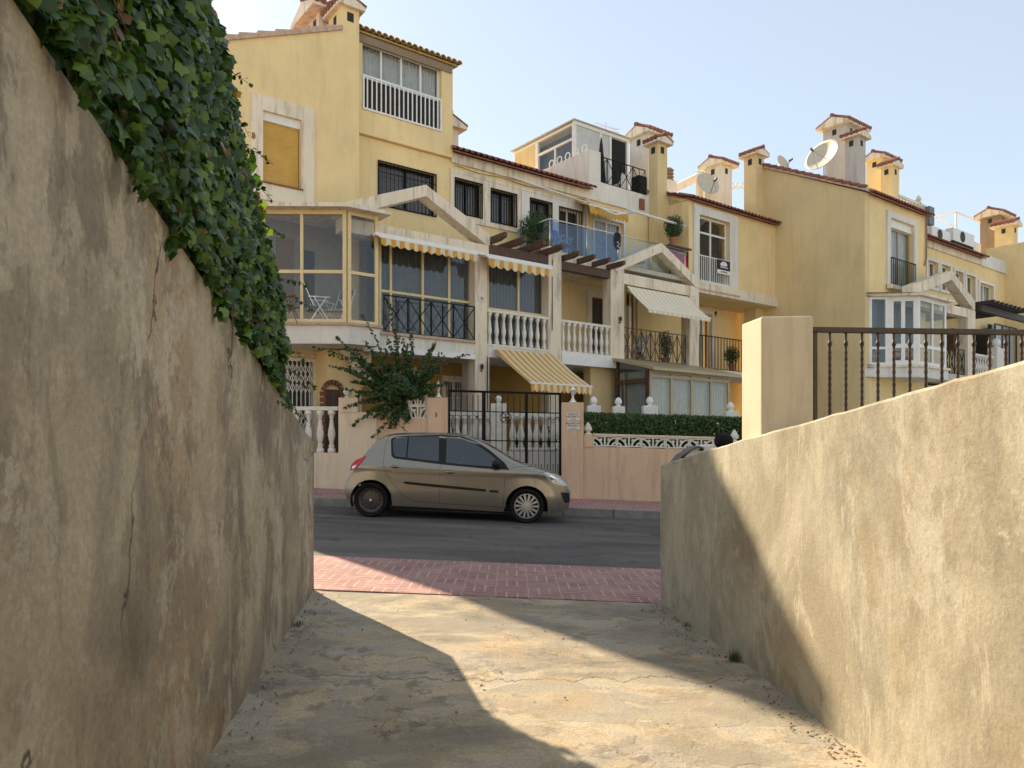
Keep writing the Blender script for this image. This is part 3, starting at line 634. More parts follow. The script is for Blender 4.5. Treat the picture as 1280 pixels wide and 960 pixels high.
for px in list(np.arange(561, 612, 10))+list(np.arange(641, 704, 10)): baluster(t, TW, XW(px,YB+.06), YB+.06, HW(564,YB), HW(520,YB), .20)
for (pa, pb, pt, lab) in ((734,751,507,'white stone post with egg finial beside the right gate pillar, behind the hedge'),(766,781,508,'white stone post with egg finial left of the glazed porch, behind the hedge'),(804,822,507,'white stone post with egg finial at the corner of the glazed porch'),(907,922,514,'white stone post with egg finial at the right end of the hedge')):
    t = empty('garden_post', (XW((pa+pb)/2,YB),YB,1.0), lab, 'post', 'white posts behind the hedge')
    b = MB(TW); b.box(XW(pa,YB),XW(pb,YB),YB-.05,YB+.25,.9,HW(pt,YB)); b.build('post', M['white'], t, bevel=.012)
    b = MB(TW); finial(b, XW((pa+pb)/2,YB), YB+.1, HW(pt,YB), .09, 'egg'); b.build('finial', M['white'], t, smooth=True)
# ============================================================ building parts
def wall_holes(mb, s0, s1, h0, h1, D0, D1, holes):
    ss = sorted({s0,s1,*[x for q in holes for x in q[:2]]}); hs = sorted({h0,h1,*[x for q in holes for x in q[2:]]})
    ss = [x for x in ss if s0<=x<=s1]; hs = [x for x in hs if h0<=x<=h1]
    for i in range(len(ss)-1):
        col = []; 
        for j in range(len(hs)-1):
            cs, ch = (ss[i]+ss[i+1])/2, (hs[j]+hs[j+1])/2
            if any(a<cs<b_ and c<ch<d for a,b_,c,d in holes): continue
            if col and abs(col[-1][1]-hs[j])<1e-9: col[-1][1] = hs[j+1]
            else: col.append([hs[j],hs[j+1]])
        for a,b_ in col: mb.box(ss[i],ss[i+1],D0,D1,a,b_)
    return mb
def rect(px0, px1, pyt, pyb, D, pref=None):
    pref = px0 if pref is None else pref
    return [S(px0,D), S(px1,D), H(pyb,pref,D), H(pyt,pref,D)]
def surround(h, r, D, w=.18, proud=.05, mat='cream', wl=None, wr=None, wt=None, wb=None):
    s0,s1,h0,h1 = r; wl,wr,wt,wb = [w if q is None else q for q in (wl,wr,wt,wb)]
    b = MB(); b.box(s0-wl,s1+wr,D-proud,D-.001,h1,h1+wt)
    if wb: b.box(s0-wl,s1+wr,D-proud,D-.001,h0-wb,h0)
    b.box(s0-wl,s0,D-proud,D-.001,h0,h1); b.box(s1,s1+wr,D-proud,D-.001,h0,h1)
    return b.build('window_surround', M[mat], h)
def window(h, r, D, frame='white', mull=(.5,), rails=(), fw=.055, inset=.12, glass='glass', curtain=None, name='window', back=True, backmat='dark', mw=None, backd=.42):
    s0,s1,h0,h1 = r; a,b_ = D+inset, D+inset+.05; mw = mw or fw
    f = MB(); f.box(s0,s1,a,b_,h0,h0+fw); f.box(s0,s1,a,b_,h1-fw,h1); f.box(s0,s0+fw,a,b_,h0+fw,h1-fw); f.box(s1-fw,s1,a,b_,h0+fw,h1-fw)
    ms = [s0+(s1-s0)*m for m in mull]; rs = [h0+(h1-h0)*m for m in rails]
    for m in ms: f.box(m-mw/2,m+mw/2,a-.004,b_-.004,h0+fw,h1-fw)
    xs = [s0+fw]+[q for m in ms for q in (m-mw/2,m+mw/2)]+[s1-fw]
    for q in rs:
        for i in range(0,len(xs),2): f.box(xs[i],xs[i+1],a,b_,q-mw/2,q+mw/2)
    fo = f.build(name, M[frame], h)
    MB().add([(s0+.01,a+.025,h0+.01),(s1-.01,a+.025,h0+.01),(s1-.01,a+.025,h1-.01),(s0+.01,a+.025,h1-.01)], [(0,1,2,3)]).build('pane', M[glass], fo)
    if curtain: drape(fo, s0+.03, s1-.03, h0+.02, h1-.03, b_+.09, curtain)
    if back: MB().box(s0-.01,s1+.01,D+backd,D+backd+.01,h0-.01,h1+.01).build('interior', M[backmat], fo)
    return fo
def drape(parent, s0, s1, h0, h1, D, mat, amp=.025, wl=.11, T=TF):
    n = max(6,int((s1-s0)/wl*8)); vs = []; fs = []
    for i in range(n+1):
        s_ = s0+(s1-s0)*i/n; d = D+amp*math.sin(2*math.pi*(s_-s0)/wl+.6*math.sin(s_*5)); vs += [(s_,d,h0),(s_,d*1.0+.0,h1)]
    for i in range(n): fs.append((2*i,2*i+2,2*i+3,2*i+1))
    return MB(T).add(vs,fs).build('curtain', M[mat], parent, smooth=True, recalc=False)
def grille(parent, r, D, n, name='grille', mat='black', bw=.014, mid=True, fr=.03):
    s0,s1,h0,h1 = r; b = MB()
    b.box(s0,s1,D,D+.02,h0,h0+fr); b.box(s0,s1,D,D+.02,h1-fr,h1); b.box(s0,s0+fr,D,D+.02,h0+fr,h1-fr); b.box(s1-fr,s1,D,D+.02,h0+fr,h1-fr)
    if mid: b.box(s0+fr,s1-fr,D+.022,D+.03,(h0+h1)/2+.25*(h1-h0),(h0+h1)/2+.25*(h1-h0)+.02)
    for i in range(1,n+1):
        s_ = s0+(s1-s0)*i/(n+1); b.box(s_-bw/2,s_+bw/2,D+.003,D+.018,h0+fr,h1-fr)
    return b.build(name, M[mat], parent)
def cross_rail(parent, s0, s1, h0, h1, D, n, mat='black', r=.017):
    b = MB(); b.box(s0,s1,D-.015,D+.015,h1-.025,h1); b.box(s0,s1,D-.012,D+.012,h0,h0+.02)
    w_ = (s1-s0)/n
    for i in range(n+1): b.box(s0+i*w_-.018 if i else s0,s0+i*w_+.018 if i<n else s1,D-.011,D+.011,h0+.02,h1-.025+.001)
    for i in range(n):
        a = s0+i*w_; b.tube((a,D,h0+.02),(a+w_,D,h1-.03),r*.8,5); b.tube((a+w_,D+.005,h0+.02),(a,D+.005,h1-.03),r*.8,5)
        b.tube((a+w_/2,D-.004,h0),(a+w_/2,D-.004,h1-.01),r*.7,5)
    return b.build('railing', M[mat], parent)
def bar_rail(parent, s0, s1, h0, h1, D, n, mat='black', bw=.02, name='railing'):
    b = MB(); b.box(s0,s1,D-.015,D+.015,h1-.03,h1); b.box(s0,s1,D-.012,D+.012,h0,h0+.02)
    for i in range(n+1):
        s_ = s0+bw/2+(s1-s0-bw)*i/n; b.box(s_-bw/2,s_+bw/2,D-bw/2,D+bw/2,h0+.02,h1-.03)
    return b.build(name, M[mat], parent)
def balcony_balusters(h, s0, s1, h0, h1, D, n, mat='whitestone', wid=.13):
    b = MB(); b.box(s0,s1,D-.07,D+.07,h1-.075,h1); r_ = b.build('balcony_rail', M[mat], h, bevel=.01)
    b = MB(); b.box(s0,s1,D-.07,D+.07,h0,h0+.05); b.build('balcony_base', M[mat], h)
    for i in range(n): baluster(h, TF, s0+(s1-s0)*(i+.5)/n, D, h0+.05, h1-.075, wid, mat)
def awning(h, s0, s1, Db, hb, Df, hf, val, n, mats=('awn_y','awn_w'), name='awning', scal=None, bar='white', arms=True):
    b = MB(); w_ = (s1-s0)/n
    for i in range(n):
        b.mi = i%2; a, c = s0+i*w_, s0+(i+1)*w_; sub = 4
        for j in range(sub):
            u0,u1 = j/sub,(j+1)/sub; f = lambda u: (Db+(Df-Db)*u, hb+(hf-hb)*u-.05*math.sin(math.pi*u)*min(1,abs(Db-Df)))
            (d0,q0),(d1,q1) = f(u0),f(u1)
            b.add([(a,d0,q0),(c,d0,q0),(c,d1,q1),(a,d1,q1),(a,d0,q0-.008),(c,d0,q0-.008),(c,d1,q1-.008),(a,d1,q1-.008)],[(0,1,2,3),(7,6,5,4)]+([(0,3,7,4)] if i==0 else [])+([(1,5,6,2)] if i==n-1 else []))
    o = b.build(name, [M[m] for m in mats], h, recalc=False)
    v = MB(); m_ = scal or n; sw = (s1-s0)/m_; q = 8; per = m_*q
    for i in range(per):
        a, c = s0+(s1-s0)*i/per, s0+(s1-s0)*(i+1)/per
        v.mi = int((a+.0001-s0)/w_)%2
        za = hf-val*(.72+.28*abs(math.sin(math.pi*(i/q)))); zc = hf-val*(.72+.28*abs(math.sin(math.pi*((i+1)/q))))
        dd = Df-.012; wv = lambda x: dd+.008*math.sin(x*14)
        v.add([(a,wv(a),za),(c,wv(c),zc),(c,dd,hf-.01),(a,dd,hf-.01)],[(0,1,2,3)])
    v.build('valance', [M[m] for m in mats], o, recalc=False)
    MB().box(s0-.03,s1+.03,Df-.02,Df+.03,hf-.02,hf+.025).build('front_bar', M[bar], o, bevel=.006)
    if arms and abs(Db-Df) > .5:
        for s_ in (s0+.05, s1-.05): MB().tube((s_,Db-.02,hb-.12),(s_,Df+.02,hf-.03),.018,6).build('arm', M[bar], o)
    return o
def tile_roof(h, s0, s1, De, he, Dr, hr, mat='tile', name='roof', pitch=.2, amp=.045, rows=None):
    L = math.hypot(Dr-De, hr-he); rows = rows or max(1,int(L/.35)); nx = int((s1-s0)/pitch)*6; nx = max(nx,6); vs=[]; fs=[]
    for j in range(rows):
        for e in (0,1):
            u = (j+e)/rows
            for i in range(nx+1):
                s_ = s0+(s1-s0)*i/nx; ph = (s_-s0)/pitch*2*math.pi; z = amp*(abs(math.cos(ph/2))**.7)*1.6+ (.035 if e==0 else 0)
                vs.append((s_, De+(Dr-De)*u, he+(hr-he)*u+z))
        base = j*2*(nx+1)
        for i in range(nx): fs.append((base+i,base+i+1,base+nx+2+i,base+nx+1+i))
        if j:
            pb = base-(nx+1)
            for i in range(nx): fs.append((pb+i,pb+i+1,base+i+1,base+i))
    n_t = int((s1-s0)/pitch); ux_, uz_ = (Dr-De)/L, (hr-he)/L; tb = MB(TW)
    for i in range(n_t+1):
        s_ = s0+(s1-s0)*i/n_t; P_ = []
        for (dd_,zz_) in ((-.09,.0),(.6,.02)):
            for rr_ in (.088,.066): P_ += [(s_+rr_*math.cos(q), De+dd_*ux_, he+dd_*uz_+zz_+.02+rr_*math.sin(q)*.95) for q in np.linspace(0,math.pi,8)]
        tb.add(P_, [(i,i+1,16+i+1,16+i) for i in range(7)]+[(8+i,24+i,24+i+1,8+i+1) for i in range(7)]+[(i,8+i,8+i+1,i+1) for i in range(7)]+[(0,16,24,8),(7,15,31,23)])
    o_ = len(vs); vs += tb.v; fs += [tuple(o_+q for q in f) for f in tb.f]; first = 0
    # eave closure (thickness)
    b0 = len(vs)
    for i in range(nx+1):
        s_,d,z = vs[i]; vs.append((s_,d+.005,z-.035))
    for i in range(nx): fs.append((i,b0+i,b0+i+1,i+1))
    b1 = len(vs); vs += [(s0,De+.01,he-.01),(s1,De+.01,he-.01),(s1,Dr,hr-.01),(s0,Dr,hr-.01),(s0,De+.01,he-.06),(s1,De+.01,he-.06),(s1,Dr,hr-.06),(s0,Dr,hr-.06)]
    fs += [(b1,b1+1,b1+2,b1+3),(b1+4,b1+7,b1+6,b1+5),(b1,b1+4,b1+5,b1+1),(b1+1,b1+5,b1+6,b1+2),(b1+2,b1+6,b1+7,b1+3),(b1+3,b1+7,b1+4,b1)]
    return MB().add(vs,fs).build(name, M[mat], h, recalc=False)
def chimney(h, s0, s1, D0, D1, hb, ht, ridge, wall, over=.14, capmat='cream', hole='both', ch=None, tmat='tile', slab=.09):
    st = MB().box(s0,s1,D0,D1,hb,ht).build('chimney', M[wall], h)
    w_ = (D1-D0) if ridge=='s' else (s1-s0); rise = ch or w_*.30; a0,a1,b0,b1 = s0-over,s1+over,D0-over,D1+over
    c = MB()
    if ridge=='s': c.prism([(b0,ht),(b1,ht),(b1,ht+slab),((b0+b1)/2,ht+slab+rise),(b0,ht+slab)], a0, a1, 'a')
    else: c.prism([(a0,ht),(a1,ht),(a1,ht+slab),((a0+a1)/2,ht+slab+rise),(a0,ht+slab)], b0, b1, 'd')
    c.build('cap', M[capmat], st)
    t = MB(); pr = .17
    def tube_t(p0,p1):
        # half round tile course
        t.tube(p0,p1,.075,8)
    if ridge=='s':
        n = max(2,int((a1-a0)/pr)); mid = (b0+b1)/2
        for i in range(n):
            s_ = a0+(a1-a0)*(i+.5)/n
            tube_t((s_,b0-.04,ht+slab+.03),(s_,mid,ht+slab+rise+.05)); tube_t((s_,b1+.04,ht+slab+.03),(s_,mid,ht+slab+rise+.05))
        t.tube((a0-.02,mid,ht+slab+rise+.07),(a1+.02,mid,ht+slab+rise+.07),.08,8)
    else:
        n = max(2,int((b1-b0)/pr)); mid = (a0+a1)/2
        for i in range(n):
            d_ = b0+(b1-b0)*(i+.5)/n
            tube_t((a0-.04,d_,ht+slab+.03),(mid,d_,ht+slab+rise+.05)); tube_t((a1+.04,d_,ht+slab+.03),(mid,d_,ht+slab+rise+.05))
        t.tube((mid,b0-.02,ht+slab+rise+.07),(mid,b1+.02,ht+slab+rise+.07),.08,8)
    t.build('cap_tiles', M[tmat], st)
    hw = .09
    for s_ in ([(s0+s1)/2] if s1-s0<1.0 else [s0+(s1-s0)*.3,s0+(s1-s0)*.7]): MB().box(s_-hw,s_+hw,D0-.004,D0+.02,ht-.33,ht-.10).build('smoke_vent', M['dark'], st)
    for d_ in ([(D0+D1)/2] if D1-D0<1.0 else [D0+(D1-D0)*.3,D0+(D1-D0)*.7]): MB().box(s0-.004,s0+.02,d_-hw,d_+hw,ht-.33,ht-.10).build('smoke_vent', M['dark'], st)
    return st
def chimney_px(h, pl, pc, pr, D0, pyt, hb, ridge, wall, **kw):
    s0 = S(pc,D0); return chimney(h, s0, S(pr,D0), D0, max(DAT(s0,pl),D0+.35), hb, H(pyt,pc,D0), ridge, wall, **kw)
def pediment(h, sL, sA, sR, hb, ha, D0, D1, th=.28, beam=.33, mat='cream', beamL=None):
    b = MB(); b.prism([(sL,hb),(sL,hb-th),(sL+.12,hb-th),(sA,ha-th*1.02),(sR-.12,hb-th),(sR,hb-th),(sR,hb),(sA,ha)], D0, D1)
    o = b.build('pediment', M[mat], h)
    bl = sL+.10 if beamL is None else beamL
    MB().box(bl,sR-.02,D0+.03,D1-.02,hb-th-.002-beam,hb-th-.002).build('beam', M[mat], h)
    return o
def column(h, px0, px1, D, z0, z1, mat='cream', dep=.36):
    return MB().box(S(px0,D),S(px1,D),D,D+dep,z0,z1).build('column', M[mat], h, bevel=.012)
def new_house(s, D, label, cat='house'):
    return empty('terraced_house', TF((s,D,1.1)), label, cat, 'terraced houses along the street')
ZT, Z1, Z2, ZF_, ZE = 1.1, 3.97, 6.9, 9.33, 9.62   # yard, first floor, second floor terrace, fascia bottom, eave

# ------------------------------------------------------------ house 1 : the tall yellow gable house
DL, DR, DP = 17.6, 18.0, 16.2
h1 = new_house(S(380,DL), DL, 'tall yellow house on the left with closed ochre shutter, corner bay and rooftop white window')
sA, sB = 3.35, S(449,DL); sC = S(563,DR)
hs_ = rect(328,376,138,241,DL,328); hs_[2] = H(232,350,DL)
gw_ = rect(326,394,449,510,DL,394); gw_[2] = ZT
slope_ = .434; hA = H(52,262,DL)-slope_*(S(262,DL)-sA); hBt = H(32,449,DL)
hm = min(hA, H(105,328,DL)); hm = hA-.05
door_ = [S(352,DL), S(372,DL)+.2, Z1+.1, Z1+2.2]
b = wall_holes(MB(), sA, sB, 0, hm, DL, DL+.3, [hs_, gw_]); b.prism([(sA,hm),(sB,hm),(sB,hBt),(S(430,DL),H(37,430,DL)),(sA,hA)], DL, DL+.3); b.build('wall', M['yellow'], h1)
b = MB(); b.box(sA,sB-.05,DL+.75,26,0,hm); b.prism([(sA,hm),(sB-.05,hm),(sB-.05,hBt-.1),(sA,hA-.02)], DL+.75, 26); b.box(sA,sA+.25,DL+.3,DL+.75,0,hm); b.build('rear_wall', M['yellow'], h1)
# verge tiles
b = MB(); n = 11; sv0, sv1 = sA-.05, S(428,DL)
def vz(s_): return hA+(H(38,428,DL)-hA)*(s_-sA)/(S(428,DL)-sA)
for i in range(n):
    a, c = sv0+(sv1-sv0)*i/n, sv0+(sv1-sv0)*(i+1)/n
    b.prism([(a,vz(a)+.0),(c-.01,vz(c)+.0),(c-.01,vz(c)+.10),(a,vz(a)+.16)], DL-.06, DL+.5)
b.build('verge_tiles', M['tile_pale'], h1)
MB().prism([(sv0+.02,vz(sA)+.005),(sv1,vz(sv1)-.02),(sv1,vz(sv1)+.08),(sv0+.02,vz(sA)+.10)], DL+.51, 26).build('roof', M['tile'], h1)
surround(h1, hs_, DL, mat='cream', wl=S(328,DL)-S(313,DL), wr=S(392,DL)-S(376,DL), wt=.34, wb=.42)
sh = MB().box(hs_[0]+.02,hs_[1]-.02,DL+.10,DL+.14,hs_[2],hs_[3]-.2).build('roller_shutter', M['shutter'], h1)
MB().box(hs_[0],hs_[1],DL+.04,DL+.28,hs_[3]-.20,hs_[3]-.001).build('shutter_box', M['white'], sh)
MB().box(hs_[0]-.02,hs_[1]+.03,DL-.09,DL+.1,hs_[2]-.03,hs_[2]+.004).build('sill', M['brick'], sh)
# ground floor latticed window
wo = window(h1, gw_, DL, 'white', (.5,), (), glass='glass', curtain='bluecurtain', name='ground_window')
b = MB(); s0,s1,z0,z1 = gw_; D_ = DL-.03; b.box(s0-.02,s1+.02,D_,D_+.04,z1-.08,z1+.03); b.box(s1-.05,s1+.03,D_,D_+.04,z0,z1-.08)
n = 12
for i in range(n+1):
    s_ = s0+(s1-s0-.05)*i/n; b.tube((s_,D_,z0),(s_,D_,z1-.08),.012,5)
for i in range(n):
    a,c = s0+(s1-s0-.05)*i/n, s0+(s1-s0-.05)*(i+1)/n
    for z in (z1-.15,z1-.38,z1-.61,z1-1.3,z1-1.53): b.tube((a,D_-.01,z),(c,D_-.01,z-.23),.010,4); b.tube((a,D_-.01,z-.23),(c,D_-.01,z),.010,4)
b.build('security_lattice', M['white'], wo)
surround(h1, gw_, DL, .1, .03, 'pinklight', wb=0)
# ground floor right part
b = MB(); b.box(S(409,DL-.7),S(452,DL-.7),DL-.7,DL-.002,ZT-.3,Z1-.35); b.build('ground_pier', M['yellow'], h1)
MB().prism([(S(452,DL-.7),Z1-1.2),(S(452,DL-.7)+.16,Z1-1.2),(S(452,DL-.7)+.16,Z1-.36),(S(452,DL-.7)-.6,Z1-.36)], DL-.9, DL-.72).build('bracket', M['cream'], h1)
# arched brick niche on the pier
b = MB(); sN, zN, rN, dN = S(416,DL-.75), H(492,416,DL-.75), .20, DL-.705
for i in range(9):
    q = math.pi*i/8; b.hexa([(sN+rN*math.cos(q+e)*m,dN-dd,zN+rN*math.sin(q+e)*m*1.1) for dd in (0,.09) for (e,m) in ((-.13,1),(-.13,1.5),(.13,1.5),(.13,1))])
for z in np.arange(ZT, zN-.04, .14):
    for sx in (-1,1): b.box(sN+sx*rN*1.25-.06,sN+sx*rN*1.25+.06,dN-.09,dN,z,z+.11)
no = b.build('brick_arch', M['brick'], h1); MB().box(sN-rN,sN+rN,dN-.02,dN,ZT,zN+.1).build('niche', M['wood'], no)
# right part wall (recessed plane)
w2 = rect(472,545,200,270,DR,472); w2 = [S(472,DR),S(545,DR),H(272,545,DR),H(200,472,DR)]
tw = [S(449.5,DR)+.02,S(549,DR),H(138,450,DR),H(52,452,DR)]
b = wall_holes(MB(), sB-.3, sC, Z1-.28, H(168,447,DR), DR, DR+.3, [w2]); b.build('wall', M['yellow'], h1)
zMo = H(168,449,DR); zTop = H(42,452,DR)
b = wall_holes(MB(), sB-.3, sC, zMo, zTop, DR-.12, DR+.3, [tw]); b.build('top_wall', M['yellow'], h1)
MB().box(sC-.25,sC,DR+.3,26,Z1+2.6,zTop).box(sB-.3,sC-.25,DR+.75,26,Z1+2.6,zTop-.02).build('rear_wall', M['yellow'], h1)
MB().box(sB-.2,sC-.04,DR-.16,DR-.121,zTop-.30,zTop-.10).build('shutter_recess', M['brown_r'], h1)
tile_roof(h1, sB-.1, sC+.12, DR-.22, zTop-.03, DR+2.5, zTop+.35, 'tile_y', amp=.03, pitch=.17)
wo = window(h1, tw, DR-.12, 'white', (.25,.5,.75), (.50,), fw=.06, glass='glass', curtain='curtain', name='roof_window', mw=.05)
r_ = [tw[0],tw[1],tw[2]-.0,tw[2]+(tw[3]-tw[2])*.50]
MB().box(tw[0]+.03,tw[1]-.03,DR-.12+.105,DR-.12+.115,tw[2]+.03,tw[2]+(tw[3]-tw[2])*.48).build('lower_dark_sheet', M['dark'], wo)  # dark sheet added over the lower glass to darken it behind the rail
grille(wo, r_, DR-.15, 17, 'guard_rail', 'white', bw=.035, mid=False, fr=.05)
wo = window(h1, w2, DR, 'black', (.5,), (), glass='glass', backmat='slat', backd=.2, name='barred_window'); grille(wo, w2, DR-.04, 14)
# chimneys
sq = S(427,DL); chimney(h1, sq, sB, DL+.001, DL+.8, hBt-.6, H(15,449,DL), 'd', 'yellow', over=.12)
chimney(h1, S(399,DL+1), S(432,DL+1), DL+1.0, DL+2.0, hBt-1.2, H(20,415,DL+1), 's', 'cream', over=.28, tmat='tile')
chimney(h1, S(545,DR+1.6), S(573,DR+1.6), DR+1.6, DR+2.5, ZE-1, H(163,573,DR+1.6), 'd', 'cream', over=.2)
# porch: slab, enclosure, pediment
sP0, sP1 = S(458,DP), S(594,DP)
zs1 = H(414,474,DP)
MB().box(sP0,S(593.9,DP),DP+.012,DR,Z1-.28,Z1+.02).build('balcony_slab', M['white_r'], h1)
MB().box(sP0,S(593.5,DP),DP-.03,DP+.16,Z1-.40,Z1-.281).build('slab_beam', M['white'], h1)
MB().box(sP0,S(593.5,DP),DP-.05,DP+.2,Z1+.021,Z1+.09).build('sill', M['tile_pale'], h1)
en = [S(474,DP+.25),S(592,DP+.25),Z1+.09,H(300,474,DP+.25)]
wo = window(h1, en, DP+.13, 'creamframe', (.115,.44,.725), (.46,), fw=.06, inset=.12, glass='glass', curtain='bluecurtain', name='balcony_glazing', backd=.75)
cross_rail(h1, en[0], S(594,DP), Z1+.10, H(367,474,DP), DP+.02, 4)
pediment(h1, S(422,DP), S(532,DP), S(612,DP), 6.9, H(231,532,DP), DP-.02, DP+.36)
MB().box(sP0,S(609,DP),DP+.36,DR,6.55,6.68).build('porch_ceiling', M['cream'], h1)
column(h1, 594, 609, DP, ZT-.2, 6.6)
dA = DP-.5; awning(h1, S(476,dA), S(596,dA), DP, H(296,476,dA)+.18, dA, H(296,476,dA), .20, 22, name='retracted_awning', scal=13, arms=False)
MB().box(S(470,dA),S(609,dA),dA+.035,dA+.17,H(296,476,dA)+.03,H(296,476,dA)+.11).build('awning_case', M['white'], h1)
# porch ground floor
gwin = [S(504,DR),S(530,DR),ZT+.2,H(464,504,DR)]; gdoor = [S(556,DR),S(583,DR),ZT,H(474,556,DR)]
wall_holes(MB(), sB-.2, S(609,DR), 0, Z1-.29, DR, DR+.3, [gwin,gdoor]).build('ground_wall', M['ochre'], h1)
surround(h1, gwin, DR, .14, .05, 'cream', wb=0); window(h1, gwin, DR, 'white', (.5,), name='ground_window')
surround(h1, gdoor, DR, .1, .05, 'cream', wb=0); wo = window(h1, gdoor, DR, 'white', (.5,), name='patio_door'); grille(wo, gdoor, DR-.03, 8, mat='white')
column(h1, 585, 593.9, DP+.5, ZT-.2, Z1-.29, 'grey_r', .3)
# the corner bay
ZBs, ZBt = H(398,433,16.0), H(268,433,16.0)
DB = 15.9; cB = TF((S(434,DB),DB,0)); zcb = cB[1]
xL = XW(300, zcb); eB = TF((S(473,DB),DB,0)); bR = TF((S(473,DB),DR,0))
def bay_ring(o=0.0):     # plan polygon (world) clockwise from far left back
    u = Vector((UX,UY)); nrm = Vector((UY,-UX))
    P = [Vector((XW(308,zcb+.0),zcb-.05)), Vector((cB[0],cB[1])), Vector((eB[0],eB[1]))]
    P[0] += Vector((-o,-o)); P[1] += Vector((.25*o,-o)); P[2] += (u*.6+nrm)*o
    back = Vector(bR[:2]); bl = Vector(TF((sA+.1,DL-.002,0))[:2]); bm = Vector(TF((sB-.1,DL-.002,0))[:2])
    pe = Vector(TF((S(473,DB)+.6*o,DL-.002,0))[:2])
    return [P[0],P[1],P[2],pe,Vector(TF((sA+.6,DL-.002,0))[:2])]
def plan_prism(P, z0, z1): return MB(TW).prism([(p.x,p.y) for p in P], z0, z1, 'z')
plan_prism(bay_ring(.03), Z1-.32, Z1+.10).build('bay_slab', M['white_r'], h1)
plan_prism(bay_ring(.10), Z1+.101, Z1+.16).build('bay_sill', M['tile_pale'], h1)
plan_prism(bay_ring(.30), ZBt+.06, ZBt+.15).build('bay_roof', M['cream'], h1)
def glazed_face(parent, A, B, z0, z1, mull, rails, mat='creamframe', fw=.07, glass='glass', dep=.07, name='bay_window'):
    A, B = Vector(A), Vector(B); L = (B-A).length; d = (B-A)/L; nn = Vector((-d.y, d.x))
    T = lambda p: (A.x+d.x*p[0]+nn.x*p[1], A.y+d.y*p[0]+nn.y*p[1], p[2])
    f = MB(T); f.box(0,L,0,dep,z0,z0+fw); f.box(0,L,0,dep,z1-fw,z1); f.box(0,fw,0,dep,z0+fw,z1-fw); f.box(L-fw,L,0,dep,z0+fw,z1-fw)
    for m in mull: f.box(L*m-fw*.4,L*m+fw*.4,-.004,dep-.004,z0+fw,z1-fw)
    xs = [fw]+[q for m in mull for q in (L*m-fw*.4,L*m+fw*.4)]+[L-fw]
    for m in rails:
        for i in range(0,len(xs),2): f.box(xs[i],xs[i+1],0,dep-.002,z0+(z1-z0)*m-fw*.45,z0+(z1-z0)*m+fw*.45)
    o = f.build(name, M[mat], parent)
    MB(T).add([(.01,dep/2,z0+.01),(L-.01,dep/2,z0+.01),(L-.01,dep/2,z1-.01),(.01,dep/2,z1-.01)], [(0,1,2,3)]).build('pane', M[glass], o)
    return o, T, L
br = bay_ring(0)
mA = (XW(378,zcb)-br[0].x)/(br[1].x-br[0].x); mA0 = (XW(330,zcb)-br[0].x)/(br[1].x-br[0].x)
glazed_face(h1, br[0], br[1]-Vector((.02,0)), Z1+.16, ZBt+.06, (mA0,mA), (.455,), fw=.085)
glazed_face(h1, br[1]+Vector((UX,UY))*.02, br[2], Z1+.16, ZBt+.06, (), (.455,), fw=.08)
# bay interior
MB().box(sA+.6,S(473,DB),DL-.03,DL-.004,Z1+.1,ZBt+.06).build('bay_room_wall', M['room'], h1)
MB().box(S(374,DL),S(392,DL),DL-.05,DL-.031,Z1+.1,Z1+2.1).build('room_door', M['dark'], h1)
MB().box(S(345,DL),S(366,DL),DL-.06,DL-.032,Z1+.9,Z1+2.3).build('room_hatch', M['wicker'], h1)

# ------------------------------------------------------------ house 2 : the middle house
h2 = new_house(S(690,18), 18, 'yellow middle house with glass balustrade terrace, striped awnings and white rooftop room')
sD, sE = S(735,18), S(811,18)
wA = [S(567,18),S(602,18),H(274,600,18),H(222,568,18)]; wB = [S(612,18),S(645,18),H(278,612,18),H(235,612,18)]
wC = [S(661,18),S(689,18),H(247,661,18)-1.7,H(247,661,18)]; wD = [S(697.5,18),S(726,18),Z2+.05,H(258,698,18)]
dE = [S(743,18),S(779,18),Z2,H(271,743,18)]
wall_holes(MB(), sC, sE, Z2-.35, ZF_, 18.0, 18.3, [wA,wB,wC,wD,dE]).build('wall', M['yellow'], h2)
MB().box(sC,sE,18.75,25,0,ZF_+.2).build('rear_wall', M['yellow'], h2)
MB().box(sC+.002,sD,17.93,18.3,ZF_,ZE-.01).build('fascia', M['cream'], h2)
MB().box(S(558,18)+.1,sD-.02,17.94,17.999,wA[3]+.12,ZF_-.17).build('window_band', M['cream'], h2)
g = MB(); z0_,z1_ = wA[2]-.17, wA[3]+.12
for a,c in ((sC-.02,wA[0]),(wA[1],wB[0]),(wB[1],wB[1]+.18)): g.box(a,c,17.95,17.999,z0_,z1_-.001)
g.box(wA[0],wA[1],17.95,17.999,z0_,wA[2]); g.box(wB[0],wB[1],17.95,17.999,z0_,wB[2]); g.box(wA[0],wA[1],17.95,17.999,wA[3],z1_-.001); g.box(wB[0],wB[1],17.95,17.999,wB[3],z1_-.001)
g.build('window_surround', M['cream'], h2)
g = MB()
for a,c in ((wC[0]-.35,wC[0]),(wC[1],wD[0]),(wD[1],sD-.03)): g.box(a,c,17.95,17.999,Z2,z1_-.001)
g.box(wC[0],wC[1],17.95,17.999,wC[3],z1_-.001); g.box(wD[0],wD[1],17.95,17.999,wD[3],z1_-.001); g.box(wC[0],wC[1],17.95,17.999,Z2,wC[2]); g.box(wD[0],wD[1],17.95,17.999,Z2,wD[2])
g.build('window_surround', M['white_r'], h2)
for r_,nb in ((wA,10),(wB,9),(wC,8),(wD,7)):
    wo = window(h2, r_, 18, 'black' if r_ is not wD else 'white', (.5,), (), backmat='slat', backd=.2, curtain=None, name='barred_window'); grille(wo, r_, 17.93, nb)
tile_roof(h2, sC+.02, sD-.02, 17.72, ZE, 20.2, ZE+1.0)
